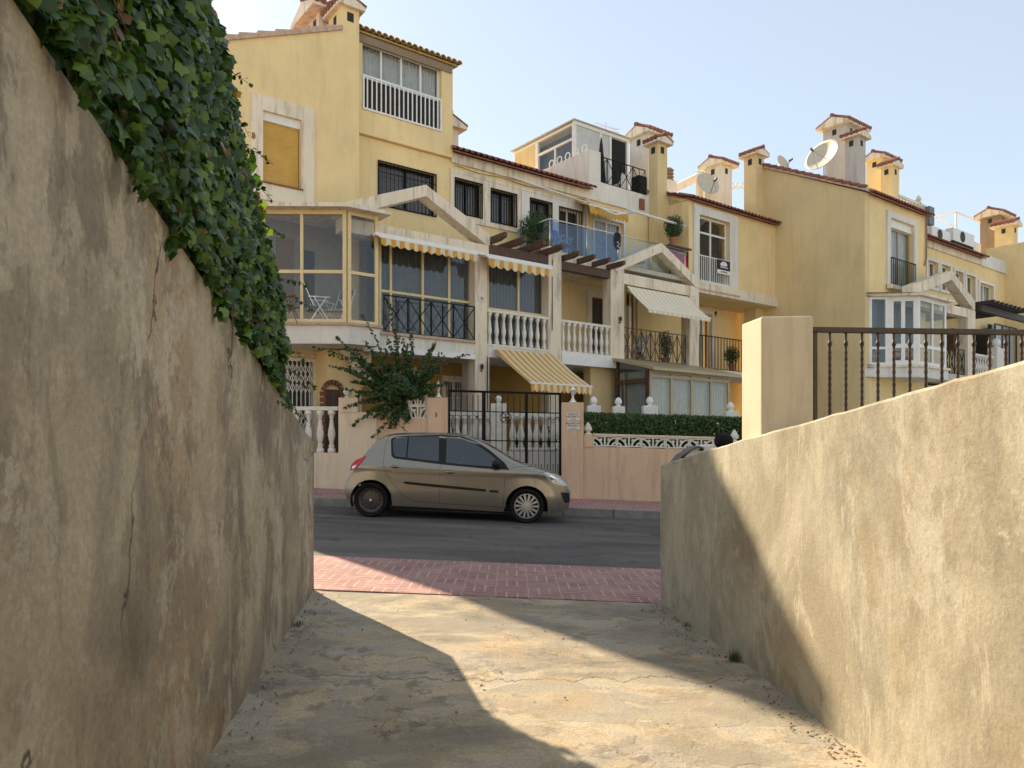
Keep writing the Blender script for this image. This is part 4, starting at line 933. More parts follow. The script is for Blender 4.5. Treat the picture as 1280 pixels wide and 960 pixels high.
MB().prism([(18.3,ZF_+.2),(20.2,ZF_+.2),(20.2,ZE+.9),(18.3,ZE+.05)], sC+.05, sD-.05, 'a').build('roof_body', M['cream'], h2)
wo = window(h2, dE, 18, 'white', (.5,), (), glass='glass', curtain='curtain', name='terrace_door'); surround(h2, dE, 18, .1, .04, 'white_r', wb=0)
b = MB(); s_ = S(733.5,17.9); b.tube((s_,17.88,ZF_-.05),(s_,17.88,Z2),.05,8); b.build('downpipe', M['cream'], h2, smooth=True)
b = MB(); b.path([(sC+.1+(sD-sC-.3)*u, 17.915, ZF_-.08-.05*math.sin(u*math.pi*3)**2) for u in np.linspace(0,1,25)], .009, 5); b.path([(sD-.3,17.92,ZF_-.08),(sD-.28,17.92,Z2+.1)],.009,5); b.build('cable', M['black'], h2)
b = MB(); b.path([(S(690,DP)+.0,DP-.012,Z1+.6+.25*i) for i in range(9)],.010,5); b.build('cable', M['black'], h2)
# roof terrace parapet and penthouse
zPB, sW = H(226.5,742,18), S(735,18)
MB().box(sW,S(812,18),17.93,18.12,ZF_,zPB).build('parapet', M['white_r'], h2)
MB().box(sW,sW+.16,18.121,20.7,ZF_,10.95).build('side_parapet', M['white_r'], h2)
MB().box(sW,sW+.5,17.93,18.12,zPB+.001,10.95).build('parapet_pier', M['white_r'], h2)
b = MB()
for i in range(5):
    d_ = 18.25+i*.42; pts = [(sW+.08,d_+.12*math.cos(q),11.08+.12*math.sin(q)) for q in np.linspace(0,2*math.pi,11)]; b.path(pts,.022,5)
b.build('parapet_lattice', M['white'], h2)
cross_rail(h2, S(741.5,18), S(806,18), zPB+.02, H(192.5,741,18), 17.98, 4)
ps0, pD0, pD1 = sW+.3, 19.0, 22.4; pz0, pz1 = 9.6, 12.2; ps1 = S(786,pD0)
b = MB(); b.box(ps0,ps0+.1,pD0,pD0+.12,pz0,pz1); b.box(ps0,ps0+.1,pD0+1.95,pD0+2.1,pz0,pz1); b.box(ps0,ps0+.1,pD1-.1,pD1,pz0,pz1)
for s_ in (S(750,pD0),S(762,pD0),ps1-.1): b.box(s_,s_+.1,pD0,pD0+.1,pz0,pz1)
b.box(ps0,ps1,pD0-.02,pD0+.1,pz1,pz1+.12); b.box(ps0,ps0+.1,pD0+.1,pD1,pz1,pz1+.08)
pf = b.build('rooftop_room_frame', M['white'], h2)
b = MB(); b.box(ps0-.08,ps1+.05,pD0-.08,pD1+.1,pz1+.121,pz1+.15); b.build('rooftop_room_roof', M['grey_r'], h2)
MB().box(ps0+.35,ps0+.37,pD0+.15,pD1-.15,pz0,pz1-.05).build('rooftop_room_backing', M['bluecurtain'], h2)  # grey backing added inside so the side panes read dark
MB().box(ps0+.02,ps0+.08,pD0+2.1,pD1-.1,pz0,pz1).build('rooftop_room_panel', M['tan'], h2)
f = MB(); f.box(ps0+.01,ps0+.08,pD0+.12,pD0+1.95,11.0,11.06); f.box(ps0+.01,ps0+.08,pD0+.12,pD0+1.95,pz1-.5,pz1-.42); f.box(ps0+.01,ps0+.08,pD0+1.0,pD0+1.06,11.06,pz1-.5); f.build('side_window', M['white'], h2)
MB().add([(ps0+.05,pD0+.12,10.9),(ps0+.05,pD0+1.95,10.9),(ps0+.05,pD0+1.95,pz1),(ps0+.05,pD0+.12,pz1)],[(0,1,2,3)]).build('side_pane', M['glass'], h2)
MB().box(ps0+.12,S(750,pD0),pD0+.03,pD0+.06,pz0,pz1).build('rooftop_blind', M['curtain'], h2)
MB().box(S(750,pD0)+.11,S(762,pD0)-.01,pD0+.03,pD0+.06,pz0,pz1).build('rooftop_blind', M['curtain'], h2)
MB().box(ps0+.5,ps1-.1,pD0+2.5,pD0+2.6,pz0,pz1).build('rooftop_room_rear', M['curtain'], h2)
MB().box(S(764,pD0),ps1-.12,pD0+.05,pD0+.07,pz0+.4,pz1-.02).build('black_opening_sheet', M['blackcloth'], h2)  # flat black sheet painting the darkness of the room's open doorway
MB().box(sW+.16,sE+.5,18.12,25,ZF_+.21,9.6).build('roof_deck', M['grey_r'], h2)
# chimneys on the right
s3 = S(861,16.6); Dst = DAT(s3,834); sst = S(822,Dst)
chimney(h2, sst, s3-.001, Dst, DAT(sst,811), Z2, H(178,822,Dst), 'd', 'tan', over=.15)
chimney(h2, S(810,Dst+1.2), S(833,Dst+1.2), Dst+1.2, DAT(S(810,Dst+1.2),787), 9.0, H(166,810,Dst+1.2), 's', 'white_r', over=.16)
MB().box(S(799.5,17.9),S(805,17.9)+.0,17.86,17.925,H(263,800,18),H(250,800,18)).build('wall_vent', M['brick'], h2)
# retracted terrace awning
dA = 17.2; awning(h2, S(737,dA), S(785,dA), 17.9, H(251,737,dA)+.22, dA, H(256,737,dA), .28, 12, ('awn_y','awn_y'), name='terrace_awning', scal=10, arms=False)
b = MB(); b.tube((S(735,17.5),17.5,H(253,737,17.5)),(S(768,16.6),16.6,H(268,768,16.6)),.035,8); b.tube((S(768,16.6),16.6,H(268,768,16.6)),(S(790,16.8),16.8,H(266,790,16.8)),.035,8)
b.tube((S(785,16.6),16.6,H(262,785,16.6)),(S(857,16.5),16.5,H(283,857,16.5)),.04,8); b.tube((S(640,17.8),17.8,H(225,655,17.8)),(S(735,17.8),17.8,H(254,735,17.8)),.03,8); b.build('awning_arm', M['white'], h2, smooth=True)
# terrace slab + glass balustrade + pergola timbers
DG_ = 16.45; sG0 = S(687,DG_); sG1 = S(860,DG_)
MB().box(sG0,s3+.0,DG_-.05,17.999,Z2-.14,Z2).build('terrace_slab', M['grey_r'], h2)
MB().box(S(702,DP),S(763,DP),DP+.1,18,Z2-.36,Z2-.142).build('porch_ceiling', M['cream'], h2)
gb = MB(); gt = 7.80
gp = []
for px in (687,733,772,813,856): s_ = S(px,DG_); gp.append(s_); gb.tube((s_,DG_,Z2),(s_,DG_,gt),.022,8)
gb.tube((sG0,17.9,Z2),(sG0,17.9,gt),.022,8); gb.tube((sG0,DG_,gt),(sG1,DG_,gt),.02,8); gb.tube((sG0,DG_,gt),(sG0,17.9,gt),.02,8)
gr = gb.build('glass_balustrade', M['steel'], h2, smooth=True)
for i in range(4): MB().box(gp[i]+.03,gp[i+1]-.03,DG_-.004,DG_+.004,Z2+.04,gt-.05).build('glass_panel', M['bluetint'] if i<2 else M['clearglass'], gr)
MB().box(sG0-.004,sG0+.004,DG_+.03,17.87,Z2+.04,gt-.05).build('glass_panel', M['clearglass'], gr)
def rafters(px0, px1, n, zc):
    b = MB(); a,c = S(px0,DP-.0),S(px1,DP-.0); b.box(a,c,DP+.02,DP+.22,zc-.24,zc)
    o = b.build('timber_beam', M['wood'], h2)
    for i in range(n):
        s_ = a+.1+(c-a-.2)*i/(n-1); MB().prism([(DP-.62,zc+.06),(DP-.62,zc+.16),(18,zc+.16),(18,zc+.01),(DP-.4,zc+.01)], s_-.045, s_+.045, 'a').build('rafter', M['wood'], h2)
rafters(702, 765, 4, Z2-.33+.02)
b = MB(); b.box(S(610,DP),S(686,DP),DP+.02,DP+.22,6.42,6.66); b.build('timber_beam', M['wood'], h2)
for i in range(4):
    s_ = S(614,DP)+(S(684,DP)-S(614,DP))*i/3; MB().prism([(DP-.65,6.72),(DP-.65,6.84),(18,6.84),(18,6.67),(DP-.4,6.67)], s_-.045, s_+.045, 'a').build('rafter', M['wood'], h2)
MB().box(S(609,DP),S(686,DP),DP+.3,18,6.55,6.66).build('porch_roof', M['grey_r'], h2)
# columns
column(h2, 686, 702, DP, ZT-.2, H(308,690,DP)); column(h2, 763.5, 780.5, DP, Z1-.3, 6.75)
# first floor glazing between column 1 and 2
MB().box(S(609,DP),S(781,DP)-.05,DP+.02,18,Z1-.3,Z1).build('balcony_slab', M['white_r'], h2)
MB().box(S(702,DP),S(780,DP),DP-.02,DP+.018,Z1-.32,Z1+.01).build('slab_fascia', M['white'], h2)
en = [S(609,DP+.3),S(685,DP+.3),Z1+.05,6.4]; window(h2, en, DP+.18, 'creamframe', (.5,), (.42,), fw=.06, inset=.12, curtain='bluecurtain', name='balcony_glazing', backd=.75)
balcony_balusters(h2, S(609.2,DP), S(686,DP), Z1+.0, H(386,609,DP), DP+.07, 9)
balcony_balusters(h2, S(702,DP), S(763.5,DP), Z1+.011, H(399,702,DP), DP+.07, 9)
dA = DP-.45; awning(h2, S(611,dA), S(691,dA), DP, H(322,611,dA)+.15, dA, H(322,611,dA), .25, 14, name='retracted_awning', scal=9, arms=False)
MB().box(S(609,dA),S(692,dA),dA+.035,dA+.16,H(322,611,dA)+.03,H(322,611,dA)+.11).build('awning_case', M['white'], h2)
# back walls of the porches
dr = [S(739,18),S(766,18),Z1,H(371,739,18)]
dr2 = [S(872,18),S(888,18),Z1,H(395,874,18)]
d3 = [S(783,18),S(797,18),Z1,H(362,790,18)]
wall_holes(MB(), S(609,18), s3, Z1+.0, Z2-.36, 18, 18.3, [dr,d3]).build('porch_wall', M['yellow'], h2)
surround(h2, dr, 18, .2, .05, 'cream', wb=0)
do = MB().box(dr[0],dr[1],18.12,18.2,dr[2],dr[3]).build('door', M['wood'], h2)
b = MB(); 
for i in range(2):
    for j in range(3): b.box(dr[0]+.1+i*.42,dr[0]+.42+i*.42,18.10,18.119,dr[2]+.15+j*.65,dr[2]+.65+j*.65)
b.build('door_panel', M['brownmetal'], do)
window(h2, d3, 18, 'white', (), (), name='porch_door')
wall_holes(MB(), S(609,18), s3, 0, Z1-.301, 18, 18.3, []).build('ground_wall', M['ochre'], h2)
MB().box(S(738,DP+.3),S(769,DP+.3),DP+.3,DP+.6,ZT-.3,Z1-.301).build('ground_pier', M['tan'], h2)
# the big striped awning on the ground floor
awning(h2, S(618,DP), S(692,DP), DP-.03, Z1-.08, DP-1.55, H(478,655,DP-1.55), .22, 20, name='striped_awning', scal=16)
MB().tube((S(611,DP-.1),DP-.1,Z1-.2),(S(611,DP-.1),DP-.1,ZT+.9),.012,6).build('crank_rod', M['white'], h2)
# second pediment, cream awning, railing
pediment(h2, S(772,DP)-.12, S(826,DP), S(869,DP)+.1, 6.86, H(304,826,DP), DP-.04, DP+.32)
column(h2, 862, 874, DP, Z1-.3, 6.6)
MB().box(S(781,DP),S(862,DP),DP+.02,18,Z1-.3,Z1).build('balcony_slab', M['cream'], h2)
cross_rail(h2, S(781,DP), S(860,DP), Z1+.02, H(408,781,DP), DP+.1, 7, 'brownmetal')
awning(h2, S(783,DP), S(860,DP), DP-.02, 6.2, DP-.9, H(386,812,DP-.9), .12, 26, ('awn_c','awn_g'), name='cream_awning', scal=17)
# conservatory
sc0, sc1, dc = S(813,14.8), S(912,14.8), 14.8; zc0, zc1 = ZT-.2, H(462,813,14.8); zh = H(449,771,DP)
zsill = H(523,813,dc)
cf = MB()
cf.box(sc0,sc1,dc,dc+.1,zsill-.9,zsill); cf.build('conservatory_base', M['tan'], h2)
window(h2, [sc0,sc1,zsill,zc1], dc-.06, 'beigeframe', (.25,.5,.75), (.88,), fw=.08, inset=.06, curtain='curtain', glass='glass', name='conservatory_window', backd=1.1, backmat='room')
# side face (faces left)
f = MB(); a,c = dc+.1, DP
f.box(sc0,sc0+.08,a,a+.1,ZT,zc1); f.box(sc0,sc0+.08,c-.08,c,ZT,zh-.05); f.box(sc0,sc0+.08,a+.1,c-.08,ZT+2.05,ZT+2.18); f.box(sc0,sc0+.08,a+.95,a+1.03,ZT,ZT+2.05)
sf = f.build('side_frame', M['wood'], h2); 
MB().prism([(a,ZT),(c,ZT),(c,zh-.05),(a,zc1)], sc0+.03, sc0+.035, 'a').build('side_pane', M['glass'], sf)
T2 = lambda p: TF((sc0+.12+p[1]*.5,p[0],p[2])); drape(sf, a+.02, c-.05, ZT, zc1, .0, 'curtain', T=T2, amp=.04)
MB().prism([(dc-.25,zc1-.03),(DP+.1,zh-.02),(DP+.1,zh+.06),(dc-.25,zc1+.05)], sc0-.15, sc1+.25, 'a').build('conservatory_roof', M['beigeframe'], h2)

# ------------------------------------------------------------ house 3
D3 = 16.6; s4 = 25.05; zso = H(366,873,D3)
h3 = new_house((s3+s4)/2, D3, 'narrow yellow house in the centre right with white framed upper window and for sale board')
uw = [S(873,D3),S(911,D3),H(350,873,D3),H(268,873,D3)]
wall_holes(MB(), s3, s4, zso, ZE-.02, D3, D3+.3, [uw]).build('wall', M['yellow'], h3)
MB().box(s3,s4,D3+.3,D3+.9,zso-.0,zso+.12).box(s3,s4,D3+.9,24,zso,ZE).build('rear_wall', M['tan'], h3)
MB().prism([(D3+.3,zso+.12),(D3+.9,zso+.12),(D3+.9,ZE+.3),(D3+.3,ZE)], s3, s3+.2, 'a').build('side_wall', M['tan'], h3)
MB().prism([(D3,ZE),(Dst,ZE+.0),(Dst,H(241,833,Dst)-.05),(D3+.02,ZE+.01)], s3, s3+.22, 'a').build('gable', M['tan'], h3)
tile_roof(h3, s3-.05, s4-.02, D3-.2, ZE, D3+1.9, ZE+.75)
sr = surround(h3, uw, D3, .2, .06, 'white_r', wl=S(873,D3)-S(866,D3), wr=S(921,D3)-S(911,D3), wt=.3, wb=.3)
wo = window(h3, uw, D3, 'white', (.48,), (.76,), fw=.06, curtain=None, glass='glass', name='upper_window')
bar_rail(wo, uw[0]+.02, uw[1], uw[2], H(318,873,D3), D3-.02, 16, 'white', .02, 'guard_rail')
MB().box(S(864,D3),S(922,D3),D3-.12,D3-.07,uw[2]-.36,uw[2]-.30).build('ledge', M['tile_pale'], h3)
MB().box(S(862,D3),s4,D3-.1,D3-.002,zso-.0,zso+.35).build('slab_fascia', M['cream'], h3)
dd = [S(874,18.2),S(889,18.2),Z1,H(391,874,18.2)]
wall_holes(MB(), s3, s4, 0, zso-.001, 18.2, 18.5, [dd]).build('porch_wall', M['yellow'], h3); surround(h3, dd, 18.2, .14, .05, 'white_r', wb=0)
window(h3, dd, 18.2, 'white', (.5,), (), name='porch_door')
MB().box(s3,s4-.01,D3-.1,18.2,Z1-.22,Z1-.02).build('balcony_slab', M['white_r'], h3)
bar_rail(h3, S(874,D3), s4-.05, Z1, H(418,874,D3), D3, 26)
MB().box(s3,s3+.3,D3,18.2,0,Z1-.22).build('ground_pier', M['ochre'], h3)
chimney_px(h3, 881, 901, 915, 19.6, 205, 9.0, 's', 'white_r', over=.2)
Ds4 = DAT(s4,955); ss4 = S(945,Ds4)
b = MB(); b.box(S(915,20.2),s4,20.2,20.35,9.0,H(240,925,20.2)); b.box(S(866,20.6),S(900,20.6),20.6,20.75,9,H(250,880,20.6)); b.build('roof_parapet', M['pinklight'], h3)
b = MB()
for px in (918,924,930): s_=S(px,20.2); b.path([(s_+.14*math.cos(q),20.27,H(232,px,20.2)+.12*math.sin(q)) for q in np.linspace(0,6.28,9)],.03,5)
b.tube((S(915,20.2),20.27,H(228,915,20.2)),(s4,20.27,H(228,915,20.2)),.05,6); b.build('parapet_lattice', M['white'], h3)
b = MB(); b.box(S(836,21),S(846,21),21,21.5,9,H(225,840,21)); fl = b.build('flue', M['white_r'], h3)
b = MB()
for i in range(4): b.lathe((S(841,21),21.25,H(225,840,21)+i*.14), [(.17,0),(.24,.03),(.24,.07),(.15,.10),(.15,.14)], 10)
b.build('flue_cowl', M['brown_r'], fl)
b = MB(); b.hexa([(S(850,22),22,H(238,850,22)),(S(884,21),21,H(222,884,21)),(S(884,21),21.3,H(222,884,21)),(S(850,22),22.3,H(238,850,22)),(S(850,22),22,H(228,850,22)),(S(884,21),21,H(211,884,21)),(S(884,21),21.3,H(211,884,21)),(S(850,22),22.3,H(228,850,22))]); b.build('roof_beam', M['cream'], h3)

# ------------------------------------------------------------ house 4 : the blank yellow gable on the right
D4 = DAT(s4,1081); z4 = H(240,1081,D4); zr4 = HS(210,s4,DAT(s4,955)); s5 = S(1157,D4)
h4 = new_house(s4+1, D4, 'house with the large blank yellow gable wall on the right, white polygonal bay beyond it')
Dr4 = Ds4+.6
MB().prism([(D4,-1),(Dr4,-1),(Dr4,zr4+(Dr4-Ds4)*.5),(Ds4,zr4),(D4,z4)], s4, s4+.3, 'a').build('gable_wall', M['tan'], h4)
b = MB(); n=14
for i in range(n):
    u0,u1 = i/n,(i+1)/n; f_ = lambda u:(D4-.1+(Ds4-D4+.1)*u, z4+.0+(zr4-z4)*u)
    (a,za_),(c,zc_) = f_(u0),f_(u1); b.prism([(a,za_+.0),(c-.008,zc_+.0),(c-.008,zc_+.09),(a,za_+.14)], s4-.10, s4+.32, 'a')
b.build('verge_tiles', M['tile_pale'], h4)
b = MB()
for i in range(n):
    u0,u1 = i/n,(i+1)/n; (a,za_),(c,zc_) = f_(u0),f_(u1); b.tube((s4-.06,a,za_+.15),(s4-.06,c,zc_+.11),.07,7)
b.build('edge_tiles', M['tile'], h4)
d4 = [S(1112,D4),S(1141,D4),H(357,1112,D4),H(272,1112,D4)]
wall_holes(MB(), s4+.301, s5, -1, z4-.02, D4, D4+.3, [d4]).build('wall', M['yellow'], h4)
MB().box(s4+.301,s5,D4+.75,24,-1,z4).build('rear_wall', M['tan'], h4)
tile_roof(h4, s4+.2, s5+.05, D4-.2, z4-.02, Ds4, zr4-.06)
surround(h4, d4, D4, .2, .06, 'white_r', wl=.25, wr=.25, wt=.22, wb=.0)
wo = window(h4, [d4[0],d4[1],d4[2],d4[3]-.28], D4, 'beigeframe', (.5,), (), curtain='curtain', name='upper_window'); MB().box(d4[0],d4[1],D4+.06,D4+.25,d4[3]-.28,d4[3]).build('shutter_box', M['white'], wo)
bar_rail(wo, d4[0]-.05, d4[1]+.05, d4[2]+.02, H(322,1112,D4), D4-.09, 12, 'black', .02, 'guard_rail')
MB().box(d4[0]-.3,d4[1]+.5,D4-.2,D4-.062,d4[2]-.14,d4[2]).build('ledge', M['cream'], h4)
chimney(h4, ss4, s4-.001, Ds4, DAT(ss4,930), 3.0, H(193,945,Ds4), 'd', 'tan', over=.15)
MB().box(S(1085,D4+.1),S(1107,D4),D4-.02,D4-.0,-1,z4-.1)
# white/grey double chimney and yellow double chimney on its roof
Dq = D4+2.3; sq = S(1072,Dq); chimney(h4, sq, S(1082,Dq), Dq, DAT(sq,1056), z4, H(170,1072,Dq), 'd', 'grey_r', over=.16)
Dq2 = Dq+.9; sq2 = S(1057,Dq2); chimney(h4, sq2, S(1080,Dq2), Dq2, DAT(sq2,1029), z4, H(153,1055,Dq2), 's', 'grey_r', over=.2)
Dq = D4+3.0; sq = S(1115,Dq); chimney(h4, sq, S(1124,Dq), Dq, DAT(sq,1101), z4, H(207,1115,Dq), 'd', 'yellow', over=.14)
Dq2 = Dq+.7; sq2 = S(1103,Dq2); chimney(h4, sq2, S(1121,Dq2), Dq2, DAT(sq2,1083), z4, H(197,1103,Dq2), 's', 'yellow', over=.16)
b = MB(); Dq = D4+2.2; sa_, sb_ = S(1124,Dq), S(1158,Dq); zb_ = H(262,1124,Dq); b.box(sa_,sb_,Dq,Dq+.12,zb_+.55,zb_+.65); b.box(sa_,sb_,Dq,Dq+.12,z4-.2,zb_); pr = b.build('roof_balustrade_rail', M['whitestone'], h4)
for i in range(9): baluster(h4, TF, sa_+(sb_-sa_)*(i+.5)/9, Dq+.06, zb_, zb_+.55, .13)
b = MB(); finial(b, S(1150,Dq), Dq+.06, zb_+.65, .12, 'cone'); b.build('finial', M['whitestone'], pr, smooth=True)
b = MB(); b.box(S(1156,Dq-.1),S(1162,Dq-.1),Dq-.3,Dq-.1,H(283,1157,Dq),H(261,1157,Dq)); b.build('roof_cabinet', M['plasticgrey'], h4)
b = MB(); b.path([(S(1158,D4-.05),D4-.05,z4-.1),(S(1158,D4-.05),D4-.05,z4-1.6),(S(1156,D4-.05),D4-.05,z4-1.9)],.03,6); b.build('drain_pipe', M['brown_r'], h4)
# bay of house 4
DB4 = 12.1; c1 = Vector(TF((S(1148,DB4),DB4,0))[:2]); c2 = Vector(TF((S(1183,DB4),DB4,0))[:2]); c0_ = Vector((XW(1110,c1.y+.1), c1.y+.1)); cL = Vector(TF((s4+.30,D4-.004,0))[:2])
zB0, zB1 = H(456,1148,DB4), H(372,1148,DB4)
w4 = lambda s_,d_: Vector(TF((s_,d_,0))[:2])
def ring4(o=0): 
    u = Vector((UX,UY)); nn = Vector((UY,-UX)); return [cL+Vector((-o,0)), c0_+Vector((-o*.7,-o*.7)), c1+Vector((.2*o,-o)), c2+(u*.5+nn)*o, w4(S(1183,DB4)+.5*o,D4-.002), w4(s4+.0,D4-.002)]
plan_prism(ring4(.05), zB0-.42, zB0-.08).build('bay_slab', M['white_r'], h4)
plan_prism(ring4(.12), zB0-.079, zB0).build('bay_sill', M['cream'], h4)
plan_prism(ring4(.22), zB1+.05, zB1+.15).build('bay_roof', M['cream'], h4)
r4 = ring4(0)
glazed_face(h4, r4[0], r4[1], zB0, zB1+.05, (), (.25,), 'white', .09)
glazed_face(h4, r4[1], r4[2], zB0, zB1+.05, (.12,.5,), (.28,), 'white', .16)
glazed_face(h4, r4[2], r4[3], zB0, zB1+.05, (.5,), (.28,), 'white', .13)
MB().box(s4+.45,S(1183,DB4),D4-.03,D4-.006,zB0,zB1).build('bay_room_wall', M['bluecurtain'], h4)

# ------------------------------------------------------------ house 5 and 6
D5 = 14.1; DP5 = 12.3
h5 = new_house(S(1200,D5), D5, 'far right yellow house with a small white pediment and dark timber pergola')
s6 = S(1256,D5)
W5 = [[S(a,D5),S(c,D5),H(t,a,D5)-hh,H(t,a,D5)] for a,c,t,hh in ((1159,1171.5,325,1.05),(1175.5,1187,330,1.05),(1193,1203,338,1.05),(1207,1218,343,1.3))]
wf = [S(1224,D5),S(1241,D5),H(389,1224,D5),H(353,1224,D5)]
wall_holes(MB(), s5-1.5, s6, -1, ZF_, D5, D5+.3, W5+[wf]).build('wall', M['yellow'], h5)
MB().box(s5-1.5,s6,D5+.75,24,-1,ZF_+.2).build('rear_wall', M['yellow'], h5)
MB().box(s5-1.5,S(1225,D5),D5-.07,D5+.3,ZF_,ZE).build('fascia', M['cream'], h5)
MB().box(S(1225,D5)+.003,s6-.0,D5-.07,D5+.2,ZF_-.02,ZE+.25).build('parapet', M['white_r'], h5)
tile_roof(h5, s5-1.4, S(1225,D5), D5-.28, ZE, D5+2.0, ZE+.85)
for r_ in W5:
    surround(h5, r_, D5, .12, .05, 'white_r'); window(h5, r_, D5, 'white', (.5,), (), curtain='bluecurtain', name='small_window')
surround(h5, wf, D5, .1, .05, 'white', wb=0); window(h5, wf, D5, 'white', (.5,), (), curtain='curtain', name='sliding_window')
pediment(h5, S(1141,DP5), S(1190,DP5), S(1219,DP5), 6.86, H(338,1190,DP5), DP5, DP5+.36, th=.34)
column(h5, 1210, 1219.5, DP5, -1, 6.5)
MB().box(S(1183,DP5),S(1219,DP5),DP5+.05,D5,3.7,3.97).build('balcony_slab', M['grey_r'], h5)
cross_rail(h5, S(1184,DP5), S(1209,DP5), 3.99, 4.95, DP5+.1, 4)
MB().box(S(1181,DP5),S(1219,DP5),DP5+.36,D5,6.3,6.4).build('porch_ceiling', M['brown_r'], h5)
MB().box(S(1190,D5-.2),S(1202,D5-.2),D5-.25,D5-.01,5.3,6.2).build('porch_hatch', M['wood'], h5)
sb0, sb1 = S(1220,DP5), S(1260,DP5)
MB().box(sb0,sb1,DP5+.0,D5,3.7,3.97).build('balcony_slab', M['white_r'], h5)
balcony_balusters(h5, sb0, S(1254,DP5), 3.98, H(442,1222,DP5), DP5+.08, 11)
b = MB(); b.box(S(1243,DP5)-.0,S(1252,DP5),DP5-.1,DP5+.25,3.5,H(435,1245,DP5)); po = b.build('balcony_post', M['white_r'], h5); b = MB(); finial(b, S(1247.5,DP5), DP5+.08, H(435,1245,DP5), .17, 'ball'); b.build('finial', M['white'], po, smooth=True)
MB().box(S(1238,DP5+.6),S(1242,DP5+.6),DP5+.6,D5,3.97,6.2).build('pergola_post', M['darkwood'], h5)
b = MB(); zc = H(382,1222,DP5); b.box(sb0,S(1285,DP5),DP5-.2,DP5-.05,zc-.25,zc)
for i in range(9): s_ = sb0+.15+i*.42; b.prism([(DP5-.6,zc+.02),(DP5-.6,zc+.14),(D5,zc+.14),(D5,zc+.0)], s_-.06, s_+.06, 'a')
b.build('timber_pergola', M['darkwood'], h5)
h6 = new_house(S(1275,12.6), 12.6, 'last yellow house at the right edge of the view, behind the railing end')
D6 = 12.9; s6a = s6
MB().box(s6a,s6a+6,D6,D5+.8,-1,H(292,1275,D6)).build('wall', M['yellow'], h6)
MB().box(s6a-.06,s6a+6,D6-.08,D6+.3,H(292,1275,D6)+.001,H(292,1275,D6)+.10).build('verge_tiles', M['tile'], h6)
gd = MB(); 
glz = [S(1245,DP5+1.2),S(1272,DP5+1.2),3.97,H(405,1250,DP5+1.2)]; window(h5, glz, DP5+1.1, 'darkwood', (.33,.66), (), curtain='curtain', name='pergola_glazing')
Dq = D5+.35; sq = S(1271,Dq)-.5; chimney(h6, sq, sq+.62, Dq, Dq+.8, 6, H(281,1266,Dq), 'd', 'tan', over=.16)
Dq = D5+1.3; sq = S(1250,Dq); chimney(h5, sq, S(1262,Dq), Dq, DAT(sq,1225), ZE-.1, H(269,1252,Dq), 's', 'brown_r', over=.2)
b = MB(); wd5 = [S(1228,D5+.88),S(1240,D5+.88),0,0]
# ground storey filler below the far balconies
MB().box(s4+.4,s6,DP5+.9,D5,-1,3.6).build('ground_wall', M['tan'], h5)
# ============================================================ the parked car
CARX0, CARY = XW(427, 13.07), 13.07
def cpt(px, py):      # photo measurements of the side view -> car x (from the tail) and height
    x = (px-427)/71.92; gy = 555+(E+SLOPE*XW(px,13.07))/13.07*FPX; return (x, (gy-py)/71.92)
top_o = [cpt(*q) for q in ((426.6,607),(427.4,599),(430,593),(433.5,588),(440,579),(446.5,571),(454,561),(463,549.5),(468,544.6),(474,542.2),(484,540.6),(500,539.6),(520,539.2),(540,539.2),(560,540.2),(580,543.6),(592,547.2),(602,552),(613,558.5),(625,566),(637,573),(648,578),(660,581.6),(672,585.2),(684,588.8),(694,592.6),(703,597.5),(709,602.5),(712,607),(713.2,613))]
bot_o = [cpt(*q) for q in ((426.6,607),(427,613),(429,620),(432,626),(437,628),(480,632),(560,636),(640,641),(690,642.5),(705,642),(711,638),(713,628),(713.2,613))]
tx, tz = np.array([p[0] for p in top_o]), np.array([p[1] for p in top_o]); bx__, bz = np.array([p[0] for p in bot_o]), np.array([p[1] for p in bot_o])
LCAR = tx[-1]; X_0 = tx[0]
wr_, wf_ = cpt(462.5,626.3), cpt(657.5,634); RW = .302; RA = .372
def smooth_interp(x, xs, ys): return float(np.interp(x, xs, ys))
def ztop(x): return smooth_interp(x, tx, tz)
def zbot(x):
    z = smooth_interp(x, bx__, bz)
    for cx, cz in (wr_, wf_):
        if abs(x-cx) < RA: z = max(z, cz+math.sqrt(RA*RA-(x-cx)**2))
    return z
WM = .845
def plan(x):
    f = 1.0
    if x > LCAR-.95: u = (x-(LCAR-.95))/.95; f = 1-.27*u**2.6
    if x < .6: u = (.6-x)/.6; f = 1-.14*u**2.5
    return f
def halfw(x, z):
    w_ = WM*plan(x)
    if z > .88: u = (z-.88)/.6; w_ -= .235*u**1.15
    if z < .5: w_ -= .05*((.5-z)/.3)**2
    w_ -= .014*math.exp(-((z-.80)/.035)**2)*0 
    w_ += .012*math.exp(-((z-.86)/.05)**2)
    for cx, cz in (wr_, wf_):         # flared arches
        d = math.hypot(x-cx, z-cz); 
        if d < RA+.16: w_ += .018*(1-max(0,(d-RA))/.16)
    return w_
def crown(x): return .028+.02*math.exp(-((x-1.6)/1.2)**2)
def edge(x, z):
    zt = ztop(x)-crown(x); e = zt-z; r = .075; y = halfw(x, z)
    if e < r: k_ = (r-max(e,0))/r; y -= r*(1-math.sqrt(max(0,1-k_*k_)))*.9
    return y
car = empty('parked_car', (CARX0+LCAR/2, CARY+WM, G(CARX0+LCAR/2)), 'champagne coloured five door hatchback parked in the street, one bare black rear wheel', 'car')
car['_o'] = tuple(car.location)
ang = math.atan(SLOPE)
def TC(p):     # car coords (x from tail, y from centre line (negative = towards camera), z)
    x = p[0]-LCAR/2; z = p[2]; c_, s_ = math.cos(ang), math.sin(ang)
    return (car.location.x+x*c_+z*s_, CARY+WM+p[1], car.location.z-x*s_+z*c_)
NC, NR = 220, 22
